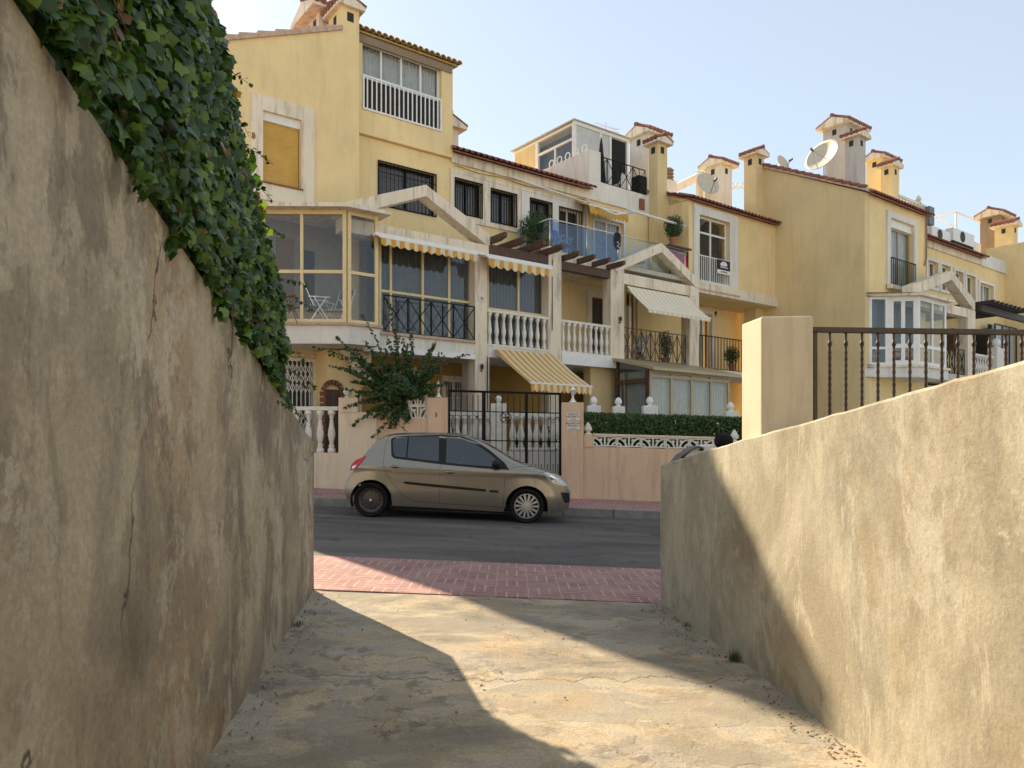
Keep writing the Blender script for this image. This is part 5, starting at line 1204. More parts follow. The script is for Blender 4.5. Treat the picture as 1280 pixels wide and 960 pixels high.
cols = [X_0+(LCAR-X_0)*(.5-.5*math.cos(math.pi*i/NC))*.5+(LCAR-X_0)*i/NC*.5 for i in range(NC+1)]
for cx,_ in (wr_,wf_):
    for q in (-RA,RA): i = int(np.argmin([abs(c-(cx+q)) for c in cols])); cols[i] = cx+q
glass_x = (cpt(598,0)[0], cpt(641,0)[0]); rear_x = (cpt(446,0)[0], cpt(466,0)[0])
body = MB(TC); ws = MB(TC); rg = MB(TC)
for sgn in (-1,1):
    vs = []; 
    for x in cols:
        zb2, zt2 = zbot(x), ztop(x)-crown(x)
        zb2 = min(zb2, zt2-.01)
        for j in range(NR+1):
            u = j/NR; u = u**.85; z = zb2+(zt2-zb2)*u; vs.append((x, sgn*edge(x,z), z))
    fs = [(i*(NR+1)+j,(i+1)*(NR+1)+j,(i+1)*(NR+1)+j+1,i*(NR+1)+j+1) for i in range(NC) for j in range(NR)]
    body.add(vs, fs)
    # arch lips going inwards
    for cx, cz in (wr_, wf_):
        vs = []; 
        for q in np.linspace(-.35,math.pi+.35,30):
            x, z = cx+RA*math.cos(q), cz+RA*math.sin(q); y = edge(x, min(z, ztop(x)-.1)) if True else 0
            vs += [(x, sgn*(y-.001), z), (cx+RA*1.0*math.cos(q), sgn*.55, z)]
        body.add(vs, [(2*i,2*i+2,2*i+3,2*i+1) for i in range(29)])
MR = 14
vs = []
for x in cols:
    zt2 = ztop(x)-crown(x); ye = edge(x, zt2)
    for j in range(MR+1):
        t_ = -1+2*j/MR; vs.append((x, ye*t_, zt2+crown(x)*(1-t_*t_)))
quads = [(i,j) for i in range(NC) for j in range(MR)]
def q4(i,j): return (i*(MR+1)+j,(i+1)*(MR+1)+j,(i+1)*(MR+1)+j+1,i*(MR+1)+j+1)
isw = lambda i: glass_x[0] < (cols[i]+cols[i+1])/2 < glass_x[1]; isr = lambda i: rear_x[0] < (cols[i]+cols[i+1])/2 < rear_x[1]
body.add(vs, [q4(i,j) for i,j in quads if not ((isw(i) or isr(i)) and 0<j<MR-1)])
ws.add(vs, [q4(i,j) for i,j in quads if isw(i) and 0<j<MR-1]); rg.add(vs, [q4(i,j) for i,j in quads if isr(i) and 0<j<MR-1])
for xe in (cols[0], cols[-1]):
    zb2, zt2 = zbot(xe), ztop(xe)-crown(xe); zb2 = min(zb2, zt2-.01)
    vs = [(xe, sg*edge(xe,zb2+(zt2-zb2)*j/6), zb2+(zt2-zb2)*j/6) for j in range(7) for sg in (-1,1)]
    body.add(vs, [(2*j,2*j+1,2*j+3,2*j+2) for j in range(6)])
bo = body.build('body', M['carpaint'], car, smooth=True)
ws.build('windscreen', M['darkglass'], car, smooth=True); rg.build('rear_window', M['darkglass'], car, smooth=True)
# underbody and wheel wells
b = MB(TC); b.box(.15,LCAR-.2,-.62,.62,.2,.5); b.box(.3,LCAR-.4,-.55,.55,.5,.78); b.box(.78,3.0,-.78,.78,.19,.3); b.build('underbody', M['rubber'], car)
def side_poly(pts_px, off, name, mat, sub=None, both=True, parent=None, n=18, thick=0):
    """a panel lying on the body side, outline measured in the photo"""
    P = [cpt(*q) for q in pts_px]; xs_ = [p[0] for p in P]; x0,x1 = min(xs_), max(xs_)
    b = MB(TC); 
    def zr(x):
        zs = []
        for i in range(len(P)):
            (xa,za_),(xb_,zb3) = P[i],P[(i+1)%len(P)]
            if xa == xb_:
                if abs(x-xa) < 1e-9: zs += [za_,zb3]
            elif min(xa,xb_)-1e-9 <= x <= max(xa,xb_)+1e-9: zs.append(za_+(zb3-za_)*(x-xa)/(xb_-xa))
        return (min(zs), max(zs)) if zs else (0,0)
    res = None
    for sgn in ((-1,1) if both else (-1,)):
        b = MB(TC); vs = []; m_ = 8
        for i in range(n+1):
            x = x0+(x1-x0)*(i/n); x = min(max(x,x0+1e-5),x1-1e-5); a,c = zr(x)
            for j in range(m_+1): z = a+(c-a)*j/m_; vs.append((x, sgn*(edge(x,z)+off), z))
        b.add(vs, [(i*(m_+1)+j,(i+1)*(m_+1)+j,(i+1)*(m_+1)+j+1,i*(m_+1)+j+1) for i in range(n) for j in range(m_)])
        res = b.build(name, M[mat] if isinstance(mat,str) else mat, parent or car, smooth=True)
    return res
RWIN = ((483.5,550),(486,547.6),(500,545.6),(545.5,544.4),(546.5,578),(520,575),(489.5,571.5),(486.5,567))
FWIN = ((550.5,545.2),(572,547),(588,552.8),(606,563.5),(626.5,579.6),(631,585.6),(600,583.8),(552,579.8))
side_poly(((482.6,549),(486,545.9),(500,544.2),(546,543.0),(573,545.2),(590,551.2),(608,562.4),(628,578.6),(634,587.4),(600,585.4),(550,580.6),(520,576.8),(488.5,573),(484.5,568)), .002, 'window_seal', 'satin_black', n=60)
MWIN = mat_simple('dark_tinted_glass', (.022,.027,.03), .04, var=.3, vs=3, spec=1.0); 
side_poly(((485,550.2),(487.4,548),(500,546.2),(544.5,545.2),(545.3,576.8),(520,574),(490,570.4),(487.4,566.6)), .005, 'side_window', MWIN, n=30)
side_poly(((552,546.6),(572,548.4),(588,554.2),(605,564.6),(616,573.4),(622,579.4),(624,583.8),(600,582.4),(552.6,578.4)), .005, 'side_window', MWIN, n=30)
side_poly(((503.5,545.6),(505.5,545.6),(505.5,573),(503.5,572.6)), .007, 'window_divider', 'satin_black', n=3)
side_poly(((434.4,581),(440,575),(451,570.2),(454,570.6),(449,578),(441.5,586.5),(433.2,588.6)), .006, 'tail_light', 'taillight', n=20)
side_poly(((436,583.5),(441,580),(443,581),(440,585),(435,586.5)), .009, 'lamp_segment', 'chrome', n=8)
side_poly(((677,590.8),(683,590.6),(691,594),(700,600),(708.8,608),(700,607.6),(690,604.8),(682,598.6)), .006, 'headlight', 'headlight', n=20)
side_poly(((685,593.2),(690,594.8),(694,600),(690,603),(685,599)), .009, 'lamp_segment', 'chrome', n=8)
side_poly(((501.5,602.6),(505,601.7),(606,611.6),(606,614.6),(540,608.6),(505,604.9)), .012, 'side_moulding', 'satin_black', n=26)
side_poly(((610.5,612.3),(621.5,613.2),(621.5,616),(610.5,615.1)), .012, 'side_moulding', 'satin_black', n=8)
side_poly(((700,616),(712,617),(712.5,629),(706,630),(702,622)), .004, 'lower_grille', 'satin_black', n=10)
side_poly(((690,642),(712,637),(711,635),(700,636),(688,637.6)), .004, 'bumper_lip', 'chrome', n=10)
side_poly(((485,632.2),(560,635.8),(638,640.6),(638,643),(560,639),(485,635.6)), -.01, 'sill_trim', 'satin_black', n=30)
def seam(pts, name='door_seam'):
    P = [cpt(*q) for q in pts]; fine = []
    for (xa,za_),(xb_,zb3) in zip(P,P[1:]):
        for q in np.linspace(0,1,6): fine.append((xa+(xb_-xa)*q, za_+(zb3-za_)*q))
    b = MB(TC)
    for (xa,za_),(xb_,zb3) in zip(fine,fine[1:]): 
        if abs(xa-xb_)+abs(za_-zb3) > 1e-6: b.tube((xa,-(edge(xa,za_)-.0015),za_),(xb_,-(edge(xb_,zb3)-.0015),zb3),.0035,4)
    b.build(name, M['rubber'], car)
seam(((480,543),(476.8,556),(476.2,578),(480,592),(492,608),(505,621),(518,626.5),(548,629.2),(627,634.2),(628.6,620),(629,590)))
seam(((547.5,544),(547.4,580),(548,606),(548.2,629)))
seam(((631,588),(640,584),(662,583)))
seam(((679,590),(672,592),(664,596),(668,605)))
for (px,py) in ((491,583),(560.8,590)):
    b = MB(TC); x,z = cpt(px,py); y = -(edge(x,z)+.0); b.lathe((x-.09,y-.012,z), [(.004,0),(.016,.02),(.018,.09),(.014,.16),(.004,.18)], 8, axis='x'); b.build('door_handle', M['carpaint'], car, smooth=True)
    x2 = x-.01; side_poly(((px-4,py-1.8),(px+4,py-1.2),(px+3.6,py+2.4),(px-3.6,py+1.9)), .002, 'handle_recess', 'satin_black', both=False, n=6)
for sgn in (-1,1):
    b = MB(TC); x,z = cpt(617.5,580.5); y = edge(x,z); prof = [(.01,0),(.055,.02),(.078,.07),(.075,.13),(.03,.17)]
    b.lathe((x,sgn*(y+.10)-.085,z+.01), prof, 12, axis='y'); b.tube((x+.03,sgn*(y-.02),z-.05),(x,sgn*(y+.09),z-.03),.025,6); b.build('door_mirror', M['satin_black'], car, smooth=True)
b = MB(TC); x,z = cpt(497,537.5); b.tube((x-.0,0,z-.02),(x-.25,0,z+.16),.005,5); b.build('roof_aerial', M['rubber'], car)
b = MB(TC); x,z = cpt(427,600); b.box(x-.02,x+.03,-.5,.5,z-.12,z-.05); b.box(LCAR-.10,LCAR+.005,-.38,.38,.33,.48); b.build('bumper_trim', M['satin_black'], car)
b = MB(TC); b.box(LCAR-.06,LCAR+.012,-.26,.26,.52,.62); b.build('number_plate', M['white'], car)
def wheel(cx, cz, y, sgn, kind):
    t = MB(TC); t.lathe((cx,y,cz), [(.20,-.095*1),(.28,-.10),(.297,-.075),(RW,-.04),(RW,.04),(.297,.075),(.28,.10),(.22,.095),(.215,.03),(.215,-.03),(.22,-.095),(.28,-.10)][1:], 40, axis='y', caps=False); 
    wo = t.build('wheel', M['rubber'], car, smooth=True)
    f = y+sgn*.088
    if kind == 'cap':
        b = MB(TC); b.lathe((cx,f-sgn*.03,cz), [(.225,0),(.225,sgn*.01),(.20,sgn*.012),(.2,0)], 32, axis='y'); b.lathe((cx,f-sgn*.02,cz), [(.05,0),(.05,sgn*.025),(.02,sgn*.03)], 20, axis='y')
        for k_ in range(14):
            a = 2*math.pi*k_/14; ca, sa = math.cos(a), math.sin(a); P = []
            for yy in (f-sgn*.022, f-sgn*.002):
                for (r_, w2) in ((.04,-.012),(.04,.012),(.205,.021),(.205,-.021)): P.append((cx+r_*ca-w2*sa, yy-sgn*(.010 if r_<.1 else 0)*-1, cz+r_*sa+w2*ca))
            b.hexa(P)
        b.build('wheel_cover', M['hubcap'], wo)
        MB(TC).lathe((cx,f-sgn*.03,cz),[(.21,0),(.21,sgn*.004)],24,axis='y').build('rim_back', M['rubber'], wo)
    else:
        b = MB(TC); b.lathe((cx,f-sgn*.05,cz), [(.215,sgn*.03),(.20,sgn*.03),(.19,0),(.15,sgn*.01),(.10,sgn*.03),(.06,sgn*.028),(.03,sgn*.045)], 32, axis='y', caps=False); b.build('steel_rim', mat_simple('rusty_black_rim',(.06,.045,.038),.5,var=.3,vs=30), wo, smooth=True)
        b = MB(TC)
        for k_ in range(12):
            a = 2*math.pi*k_/12; b.lathe((cx+.155*math.cos(a),f-sgn*.042,cz+.155*math.sin(a)), [(.016,0),(.016,sgn*.004)], 8, axis='y')
        b.build('rim_hole', M['satin_black'], wo)
        MB(TC).lathe((cx,f-sgn*.01,cz),[(.028,0),(.022,sgn*.02)],12,axis='y').build('hub_cap', M['chrome'], wo)
for (c_, kind) in ((wr_,'steel'),(wf_,'cap')):
    wheel(c_[0], RW-.002, -(WM-.075), -1, kind); wheel(c_[0], RW-.002, (WM-.075), 1, 'cap')

# ============================================================ scooter behind the end of the right wall
yS = 12.2; x0 = XW(850,yS)
sc = empty('motor_scooter', (x0+.9,yS,G(x0+.9)), 'dark motor scooter with sloping grey windscreen showing over the end of the ramp wall', 'scooter')
gS = G(x0+.9)
Wp = lambda px,py: (XW(px,yS), HW(py,yS))
def curved(pts, ya, yb, name, mat, th=.03):
    b = MB(TW)
    for (xa,za_),(xb_,zb3) in zip(pts,pts[1:]): b.hexa([(xa,ya,za_-th),(xb_,ya,zb3-th),(xb_,yb,zb3-th),(xa,yb,za_-th),(xa,ya,za_),(xb_,ya,zb3),(xb_,yb,zb3),(xa,yb,za_)])
    return b.build(name, M[mat], sc)
curved([Wp(838,582),Wp(848,569),Wp(856,563.5),Wp(864,558.5),Wp(870,557),Wp(876,559.5)], yS-.22, yS+.22, 'windscreen', 'plasticgrey', .02)
b = MB(TW); P = [Wp(852,571),Wp(862,562),Wp(874,556),(Wp(891,555)),Wp(893,566),Wp(880,580),Wp(858,585)]; b.prism(P, yS-.16, yS+.16); b.build('front_fairing', M['white_r'], sc, bevel=.03)
b = MB(TW); cx, cz = Wp(904.5,550); b.lathe((cx,yS-.22,cz-.02), [(.05,0),(.10,.03),(.13,.12),(.14,.22),(.13,.32),(.10,.41),(.05,.44)], 16, axis='y'); b.build('top_case', M['rubber'], sc, smooth=True)
b = MB(TW); b.prism([Wp(880,580),Wp(893,566),Wp(925,568),Wp(935,600),Wp(905,625),Wp(880,622)], yS-.15, yS+.15); b.build('body_panel', M['plasticgrey'], sc, bevel=.02)
b = MB(TW); b.tube((Wp(872,560)[0],yS-.33,Wp(872,562)[1]),(Wp(872,560)[0],yS+.33,Wp(872,562)[1]),.018,8); b.build('handlebar', M['black'], sc)
for px in (858, 922):
    b = MB(TW); b.lathe((XW(px,yS),yS-.06,G(XW(px,yS))+.25), [(.15,0),(.25,.02),(.25,.10),(.15,.12)], 24, axis='y'); w0 = b.build('wheel', M['rubber'], sc, smooth=True)
    MB(TW).lathe((XW(px,yS),yS-.05,G(XW(px,yS))+.25), [(.15,0),(.15,.10)], 16, axis='y').build('rim', M['steel'], w0)
b = MB(TW); b.tube((XW(858,yS),yS,.10),(Wp(868,575)[0],yS,Wp(868,575)[1]),.04,8); b.box(XW(862,yS),XW(905,yS),yS-.13,yS+.13,.15,.30); b.build('floor_board', M['satin_black'], sc)

# ============================================================ foliage
LOBED = [(0,-.42),(.18,-.46),(.42,-.42),(.42,-.18),(.58,.06),(.36,.16),(.20,.38),(0,.60),(-.20,.38),(-.36,.16),(-.58,.06),(-.42,-.18),(-.42,-.42),(-.18,-.46)]
OVAL = [(0,-.5),(.22,-.3),(.3,0),(.2,.3),(0,.55),(-.2,.3),(-.3,0),(-.22,-.3)]
DIAM = [(0,-.5),(.28,0),(0,.5),(-.28,0)]
def scatter(name, mat, parent, pts, nrms, sizes, shape, spread=.6, down=.0, o=None):
    """leaf faces; nrms: rough facing; each leaf is its own island"""
    shp = np.array(shape); k_ = len(shp); n = len(pts); pts = np.asarray(pts,float); nr = np.asarray(nrms,float)+rng.normal(0,spread,(n,3)); nr /= np.linalg.norm(nr,axis=1)[:,None]
    up = rng.normal(0,.6,(n,3)); up[:,2] -= down; t1 = up-(up*nr).sum(1)[:,None]*nr; t1 /= np.linalg.norm(t1,axis=1)[:,None]; t2 = np.cross(nr,t1)
    sz = np.asarray(sizes)[:,None,None]; v = pts[:,None,:]+sz*(shp[None,:,0,None]*t2[:,None,:]+shp[None,:,1,None]*t1[:,None,:])
    v += (sz*(-.35*np.abs(shp[:,0])[None,:,None]**1.2)+sz*(-.18*(shp[:,1]**2)[None,:,None]))*nr[:,None,:]
    v = v.reshape(-1,3)
    off = np.array(parent['_o']) if parent is not None else np.zeros(3)
    # fan around the centre for crisp lobes
    c = pts[:,None,:]; 
    allv = np.concatenate([v.reshape(n,k_,3), np.repeat(c,1,axis=1)],axis=1).reshape(-1,3)-off
    fi = np.array([[i,(i+1)%k_,k_] for i in range(k_)]); F_ = (fi[None]+np.arange(n)[:,None,None]*(k_+1)).reshape(-1,3)
    me = bpy.data.meshes.new(name); me.vertices.add(len(allv)); me.vertices.foreach_set('co', allv.ravel())
    me.loops.add(F_.size); me.loops.foreach_set('vertex_index', F_.ravel()); me.polygons.add(len(F_)); me.polygons.foreach_set('loop_start', np.arange(0,F_.size,3)); me.polygons.foreach_set('loop_total', np.full(len(F_),3))
    me.update(); me.validate(); me.materials.append(M[mat] if isinstance(mat,str) else mat)
    ob = bpy.data.objects.new(name, me); COL.objects.link(ob)
    if parent is not None: ob.parent = parent
    return ob
# ivy over the left wall
iv = empty('ivy', (-1.6,3.5,E+.9), 'thick dark green ivy spilling over the top of the tall left ramp wall', 'ivy')
pts=[]; nrs=[]; szs=[]
def ivy_top(y): return E+float(np.interp(y,[.5,2.4,3.3,3.8,4.2,4.55,4.85,5.02,5.6],[2.9,2.75,2.22,1.98,1.72,1.42,.95,.62,.28]))
N = 15000
for _ in range(N):
    y = 1.0+4.6*rng.random()**.85
    tp = ivy_top(y); bt = topL(y)-.02
    if tp < bt+.02: continue
    z = bt+(tp-bt)*rng.random()
    th_ = .20 if y < 5.0 else .10
    bulge = .10+.10*mnoise.noise(Vector((y*1.6,z*1.6,2)))+.05*mnoise.noise(Vector((y*5,z*5,1)))
    u = rng.random()**2.2; lim = min(1,(tp-z)/.35)
    x = XL(y)+bulge*lim-.02-u*.35
    if z < topL(y)+.10: x = min(x, XL(y)+.04+.03*rng.random())
    pts.append((x,y,z)); nrs.append((1,-.45,.30)); szs.append((.030+.040*rng.random()**1.5)*(1.25 if y<2.6 else 1.0))
for _ in range(7000):      # end face and top
    y = 1.2+3.9*rng.random(); tp = ivy_top(y); x = XL(y)-.02-.9*rng.random(); z = tp-.12*rng.random()*1-.1*abs(x-XL(y)); pts.append((x,y,z)); nrs.append((.2,.2,1)); szs.append(.035+.03*rng.random())
for _ in range(6000):
    z = E+.2+1.6*rng.random(); ye = float(np.interp(z,[E+.28,E+.62,E+.95,E+1.42,E+1.72,E+1.98],[5.3,5.02,4.88,4.58,4.22,3.8])); x = XL(ye)-.05-1.2*rng.random(); pts.append((x,ye-.12*rng.random()-.0,z)); nrs.append((.2,1,.2)); szs.append(.04+.03*rng.random())
M['dryleaf'] = mat_leaf('dry_leaves', (.12,.07,.03), (.20,.12,.05), (.30,.20,.08))
dp=[];dn=[];ds=[]
for _ in range(170):
    y = 1.2+3.6*rng.random(); tp = ivy_top(y); bt = topL(y); z = bt+(tp-bt)*rng.random()**1.6; dp.append((XL(y)+.05+.06*rng.random()-.05,y,z)); dn.append((1,-.4,.2)); ds.append(.035+.02*rng.random())
scatter('dry_leaves', 'dryleaf', iv, dp, dn, ds, LOBED, .5, .8)
# the far, thick end of the ivy hedge (hidden behind the near part, it shades the foot of the ramp)
def far_top(x): return E+float(np.interp(x,[-3.6,-2.85,-2.6,-2.45,-2.32,-2.22],[3.6,3.3,2.7,2.3,1.9,1.3]))
for _ in range(16000):
    x = -3.5+1.38*rng.random(); y = 4.9+1.72*rng.random(); tp = far_top(x*6.6/y if y>5.5 else x)-.1; z = E-1.0+(tp-.25-E+1.0)*rng.random()
    k_ = rng.random()
    if x/y > -.362: continue
    if k_ < .45: y = 6.6-.1*rng.random()
    pts.append((x,y,z)); nrs.append((.3,1,.3)); szs.append(.07+.03*rng.random())
scatter('foliage', 'ivy', iv, pts, nrs, szs, LOBED, .55, 1.0)
# backing leaves : deep inside
pts2=[]; nr2=[]; sz2=[]
for _ in range(5000):
    y = .8+4.3*rng.random(); tp = ivy_top(y)-.08; bt = topL(y)-.05
    if tp<bt: continue
    pts2.append((XL(y)-.38-.15*rng.random(), y, bt+(tp-bt)*rng.random())); nr2.append((1,-.4,.2)); sz2.append(.12+.04*rng.random())
scatter('inner_foliage', 'ivy', iv, pts2, nr2, sz2, LOBED, .3, 1.0)
def twig_spray(parent, p0, d, L, n, mat, sz, bend=-.15, r=.004, name='twig', shape=OVAL, alt=True):
    b = MB(TW); p = Vector(p0); d = Vector(d).normalized(); pts=[tuple(p)]; steps = 9; lp=[]; ln=[]; ls=[]
    for i in range(steps):
        d = (d+Vector((rng.normal(0,.09),rng.normal(0,.09),bend/steps*1.5+rng.normal(0,.05)))).normalized(); p = p+d*(L/steps); pts.append(tuple(p))
        for k_ in range(n):
            q = p-d*(L/steps)*rng.random(); o_ = Vector(rng.normal(0,1,3)).normalized()*sz*.5; lp.append(tuple(q+o_)); ln.append(tuple(o_.normalized()+Vector((0,-.4,.4)))); ls.append(sz*(.6+.6*rng.random()))
    b.path(pts, r, 5, r*.4)
    return b, lp, ln, ls
def spray_set(parent, specs, mat, barkmat='bark', lname='foliage', shape=OVAL, spread=.5):
    LP=[];LN=[];LS=[]
    for sp in specs:
        b,lp,ln,ls = twig_spray(parent, *sp[:2], **sp[2]); b.build('stem', M[barkmat], parent); LP+=lp;LN+=ln;LS+=ls
    scatter(lname, mat, parent, LP, LN, LS, shape, spread, .2)
# loose shoots on the ivy's outer edge and stems along the wall
sp = []
for (y,z,L) in ((3.35,E+1.75,.34),(3.5,E+1.72,.38),(3.62,E+1.42,.42),(3.75,E+1.35,.30),(4.55,E+1.0,.42),(4.62,E+.95,.50),(4.75,E+.72,.40),(4.8,E+.55,.45),(4.85,E+.42,.35),(5.0,E+.3,.4),(4.4,E+1.3,.3),(4.0,E+1.62,.3)):
    sp.append(((XL(y)-.1,y,z),(1,.35,.15*rng.normal()+.05),dict(L=L,n=3,mat='boug',sz=.032,bend=-.5,r=.0028)))
spray_set(iv, sp, 'boug', shape=OVAL)
sp = []
for y_ in (1.95,2.1,2.45,2.6,3.0,3.3,3.55,3.9,4.2,4.6): sp.append(((XL(y_)+.045,y_,topL(y_)+.04),(.12,.25*rng.normal(),-1),dict(L=.09+.14*rng.random(),n=3,mat='ivy',sz=.05,bend=0,r=.0028)))
spray_set(iv, sp, 'ivy', lname='hanging_foliage', shape=LOBED)
b = MB(TW)
for k_ in range(16):
    y = 1.5+3.4*rng.random(); p = Vector((XL(y)+.03,y,topL(y)+.03+.25*rng.random())); pts_=[tuple(p)]
    d = Vector((.0,.8*(1 if k_%2 else -1),.1+.3*rng.random()))
    for i in range(8): d = (d+Vector((rng.normal(0,.15),rng.normal(0,.3),rng.normal(0,.3)))).normalized(); p = p+d*.07; p.x = XL(p.y)+.05; pts_.append(tuple(p))
    MB(TW).path(pts_,.005,5,.002).build('vine_stem', M['bark'], iv)
# sprawling shrub over the pink wall
yS_ = YW-.05
sh = empty('sprawling_shrub', (XW(500,yS_),yS_+.1,.4), 'dark green shrub with long arching sprays sprawling over the pink wall', 'shrub')
specs = []; base = Vector((XW(505,yS_),yS_+.15,HW(500,yS_)))
ends = [(415,432),(425,452),(440,470),(430,490),(445,505),(470,430),(466,418),(500,428),(514,425),(540,440),(556,446),(566,441),(545,460),(530,470),(447,525),(470,523),(482,545),(512,532),(460,455),(478,445),(524,452),(488,412),(435,478),(455,497),(540,478),(555,482),(520,490),(418,453),(502,545)]
for (px,py) in ends:
    for rep in range(3):
        tgt = Vector((XW(px+rng.normal(0,5),yS_), yS_-.35*rng.random()+.1, HW(py+rng.normal(0,4),yS_)+.05)); v = tgt-base; L = v.length
        st = base+v*(.1*rng.random()); specs.append((tuple(st), tuple(v+Vector((0,0,.18*L))), dict(L=L*(1.12-.18*rep),n=12,mat='boug',sz=.075,bend=-.22,r=.007)))
spray_set(sh, specs, 'boug', spread=.8)
pts=[];nn_=[];ss_=[]
for _ in range(7000):
    a = rng.normal(0,1,3); a /= np.linalg.norm(a); r_ = rng.random()**.6
    p = np.array([XW(498,yS_),yS_+.05,HW(482,yS_)])+a*np.array([.52,.28,.36])*r_*(1+.35*math.sin(a[0]*5+a[2]*4)); pts.append(p); nn_.append(a+np.array([0,-.5,.3])); ss_.append(.055+.045*rng.random())
scatter('foliage', 'boug', sh, pts, nn_, ss_, OVAL, .6, .2)
# clipped hedge
hd = empty('clipped_hedge', (3.6,17.55,.9), 'long clipped dark green hedge above the pierced lattice wall', 'hedge')
xa_, xb_ = XW(731,17.3), XW(940,17.3)+.6
def hz(x): return HW(516.5,17.4)-(x-xa_)*.030
pts=[];nn_=[];ss_=[]
for _ in range(30000):
    x = xa_+(xb_-xa_)*rng.random(); k_ = rng.random(); zt_h = hz(x)+.03*mnoise.noise(Vector((x*3,0,0)))+.015*rng.normal(); bz_ = .70
    if k_ < .62: y = 17.22+.06*rng.normal()+.05*mnoise.noise(Vector((x*4,1,3))); z = bz_+(zt_h-bz_)*rng.random(); nrm=(0,-1,.4)
    else: y = 17.22+.85*rng.random(); z = zt_h-.03*rng.random(); nrm=(0,-.3,1)
    pts.append((x,y,z)); nn_.append(nrm); ss_.append(.035+.025*rng.random())
for _ in range(5000):
    x = xa_+(xb_-xa_)*rng.random(); pts.append((x,17.32+.08*rng.random(),.7+(hz(x)-.78)*rng.random())); nn_.append((0,-1,.2)); ss_.append(.10)
scatter('foliage', 'hedge', hd, pts, nn_, ss_, OVAL, .6, -.3)
for i in range(26): x = xa_+(xb_-xa_)*(i+.5)/26; MB(TW).path([(x,17.6,.9),(x+.05*rng.normal(),17.58,1.3),(x+.1*rng.normal(),17.5,1.8)],.014,5,.005).build('stem', M['bark'], hd)
# ball-shaped and potted plants (facade frame)
def pot_plant(px, py_base, D, rad, hgt, label, group=None, pot=True, mat='boug', cat='potted plant', name='potted_plant', n=1300, spiky=False, potmat='terracotta', sz=.05):
    s_, z0 = S(px,D), H(py_base,px,D); W0 = TF((s_,D,z0))
    t = empty(name, W0, label, cat, group); zb5 = z0
    if pot: MB(TW).lathe((W0[0],W0[1],z0), [(.10,0),(.15,.22),(.165,.23),(.165,.27),(.13,.27)], 14).build('pot', M[potmat], t, smooth=False); zb5 += .25
    pts=[];nn_=[];ss_=[]
    for _ in range(n):
        a = rng.normal(0,1,3); a /= np.linalg.norm(a); r_ = rng.random()**.45*(1+.22*mnoise.noise(Vector(a*2.5+px)))
        pts.append((W0[0]+a[0]*rad*r_, W0[1]+a[1]*rad*r_, zb5+hgt/2+a[2]*hgt/2*r_)); nn_.append(a+np.array([0,-.3,.4])); ss_.append(sz*(.6+.8*rng.random()))
    scatter('foliage', mat, t, pts, nn_, ss_, OVAL, .6, 0)
    b = MB(TW)
    for k_ in range(5): b.path([(W0[0]+.03*rng.normal(),W0[1],zb5-.03),(W0[0]+.10*rng.normal(),W0[1]+.05*rng.normal(),zb5+hgt*.35),(W0[0]+.3*rad*rng.normal(),W0[1]+.2*rad*rng.normal(),zb5+hgt*.7)],.012,5,.004)
    b.build('stem', M['bark'], t)
    return t
zfl = H(305,670,17.2)
def at_floor(px, D, z, **k): pass
def plant_on(px, D, z, *a, **kw):
    py = HY-(z-E)*FPX/ZF(px,D); return pot_plant(px, py, D, *a, **kw)
plant_on(669, 17.3, Z2, .48, 1.15, 'large dark bush behind the clear end panel of the glass balustrade', n=3500)
plant_on(842, 16.72, 7.96, .33, .80, 'round dark bush above the red cloth on the roof terrace', n=2600)
plant_on(832, 16.9, Z1, .26, .95, 'bushy dark plant behind the criss cross balcony railing', n=1200, mat='boug')
plant_on(915, 17.2, Z1+.1, .30, .7, 'spiky dark pot plant on the right hand balcony behind the bar railing', n=1100)
plant_on(801, 17.2, Z1, .12, .4, 'small pot plant at the left of the criss cross railed balcony', n=250)
t = plant_on(337, 16.6, 0, .13, .3, 'small hanging pot plant beneath the corner of the bay', pot=True, n=250, name='hanging_plant', cat='hanging plant')
zz = H(449,337,16.6); t.location.z = zz
b = MB(); b.tube((S(337,16.6),16.6,zz+.25),(S(337,16.6),16.6,Z1-.3),.005,4); o = b.build('cord', M['black'], None); o.parent = t; o.location = o.location-t.location
plant_on(575, 17.2, ZT, .2, .4, 'small green pot plant behind the pink wall left of the gate', n=300)
plant_on(537, 17.0, ZT, .35, .55, 'low leafy plant behind the lantern on the left gate pillar', n=900)
for i,(px,l) in enumerate(((573,'green plant behind the white balusters at the left end of the gate'),(652,'green plant behind the white balusters at the middle of the gate'),(681,'yellow green plant behind the white balusters at the right end of the gate'))):
    x = XW(px,18.9); t = empty('garden_plant', (x,18.9,1.1), l, 'plant', 'plants behind the gate balustrade'); pts=[];nn_=[];ss_=[]
    for _ in range(700):
        a = rng.normal(0,1,3); a/=np.linalg.norm(a); r_=rng.random()**.5; pts.append((x+a[0]*.3*r_,18.9+a[1]*.2*r_,1.45+a[2]*.38*r_)); nn_.append(a+np.array([0,-.4,.3])); ss_.append(.06+.04*rng.random())
    scatter('foliage', 'hedge', t, pts, nn_, ss_, OVAL, .6, 0)
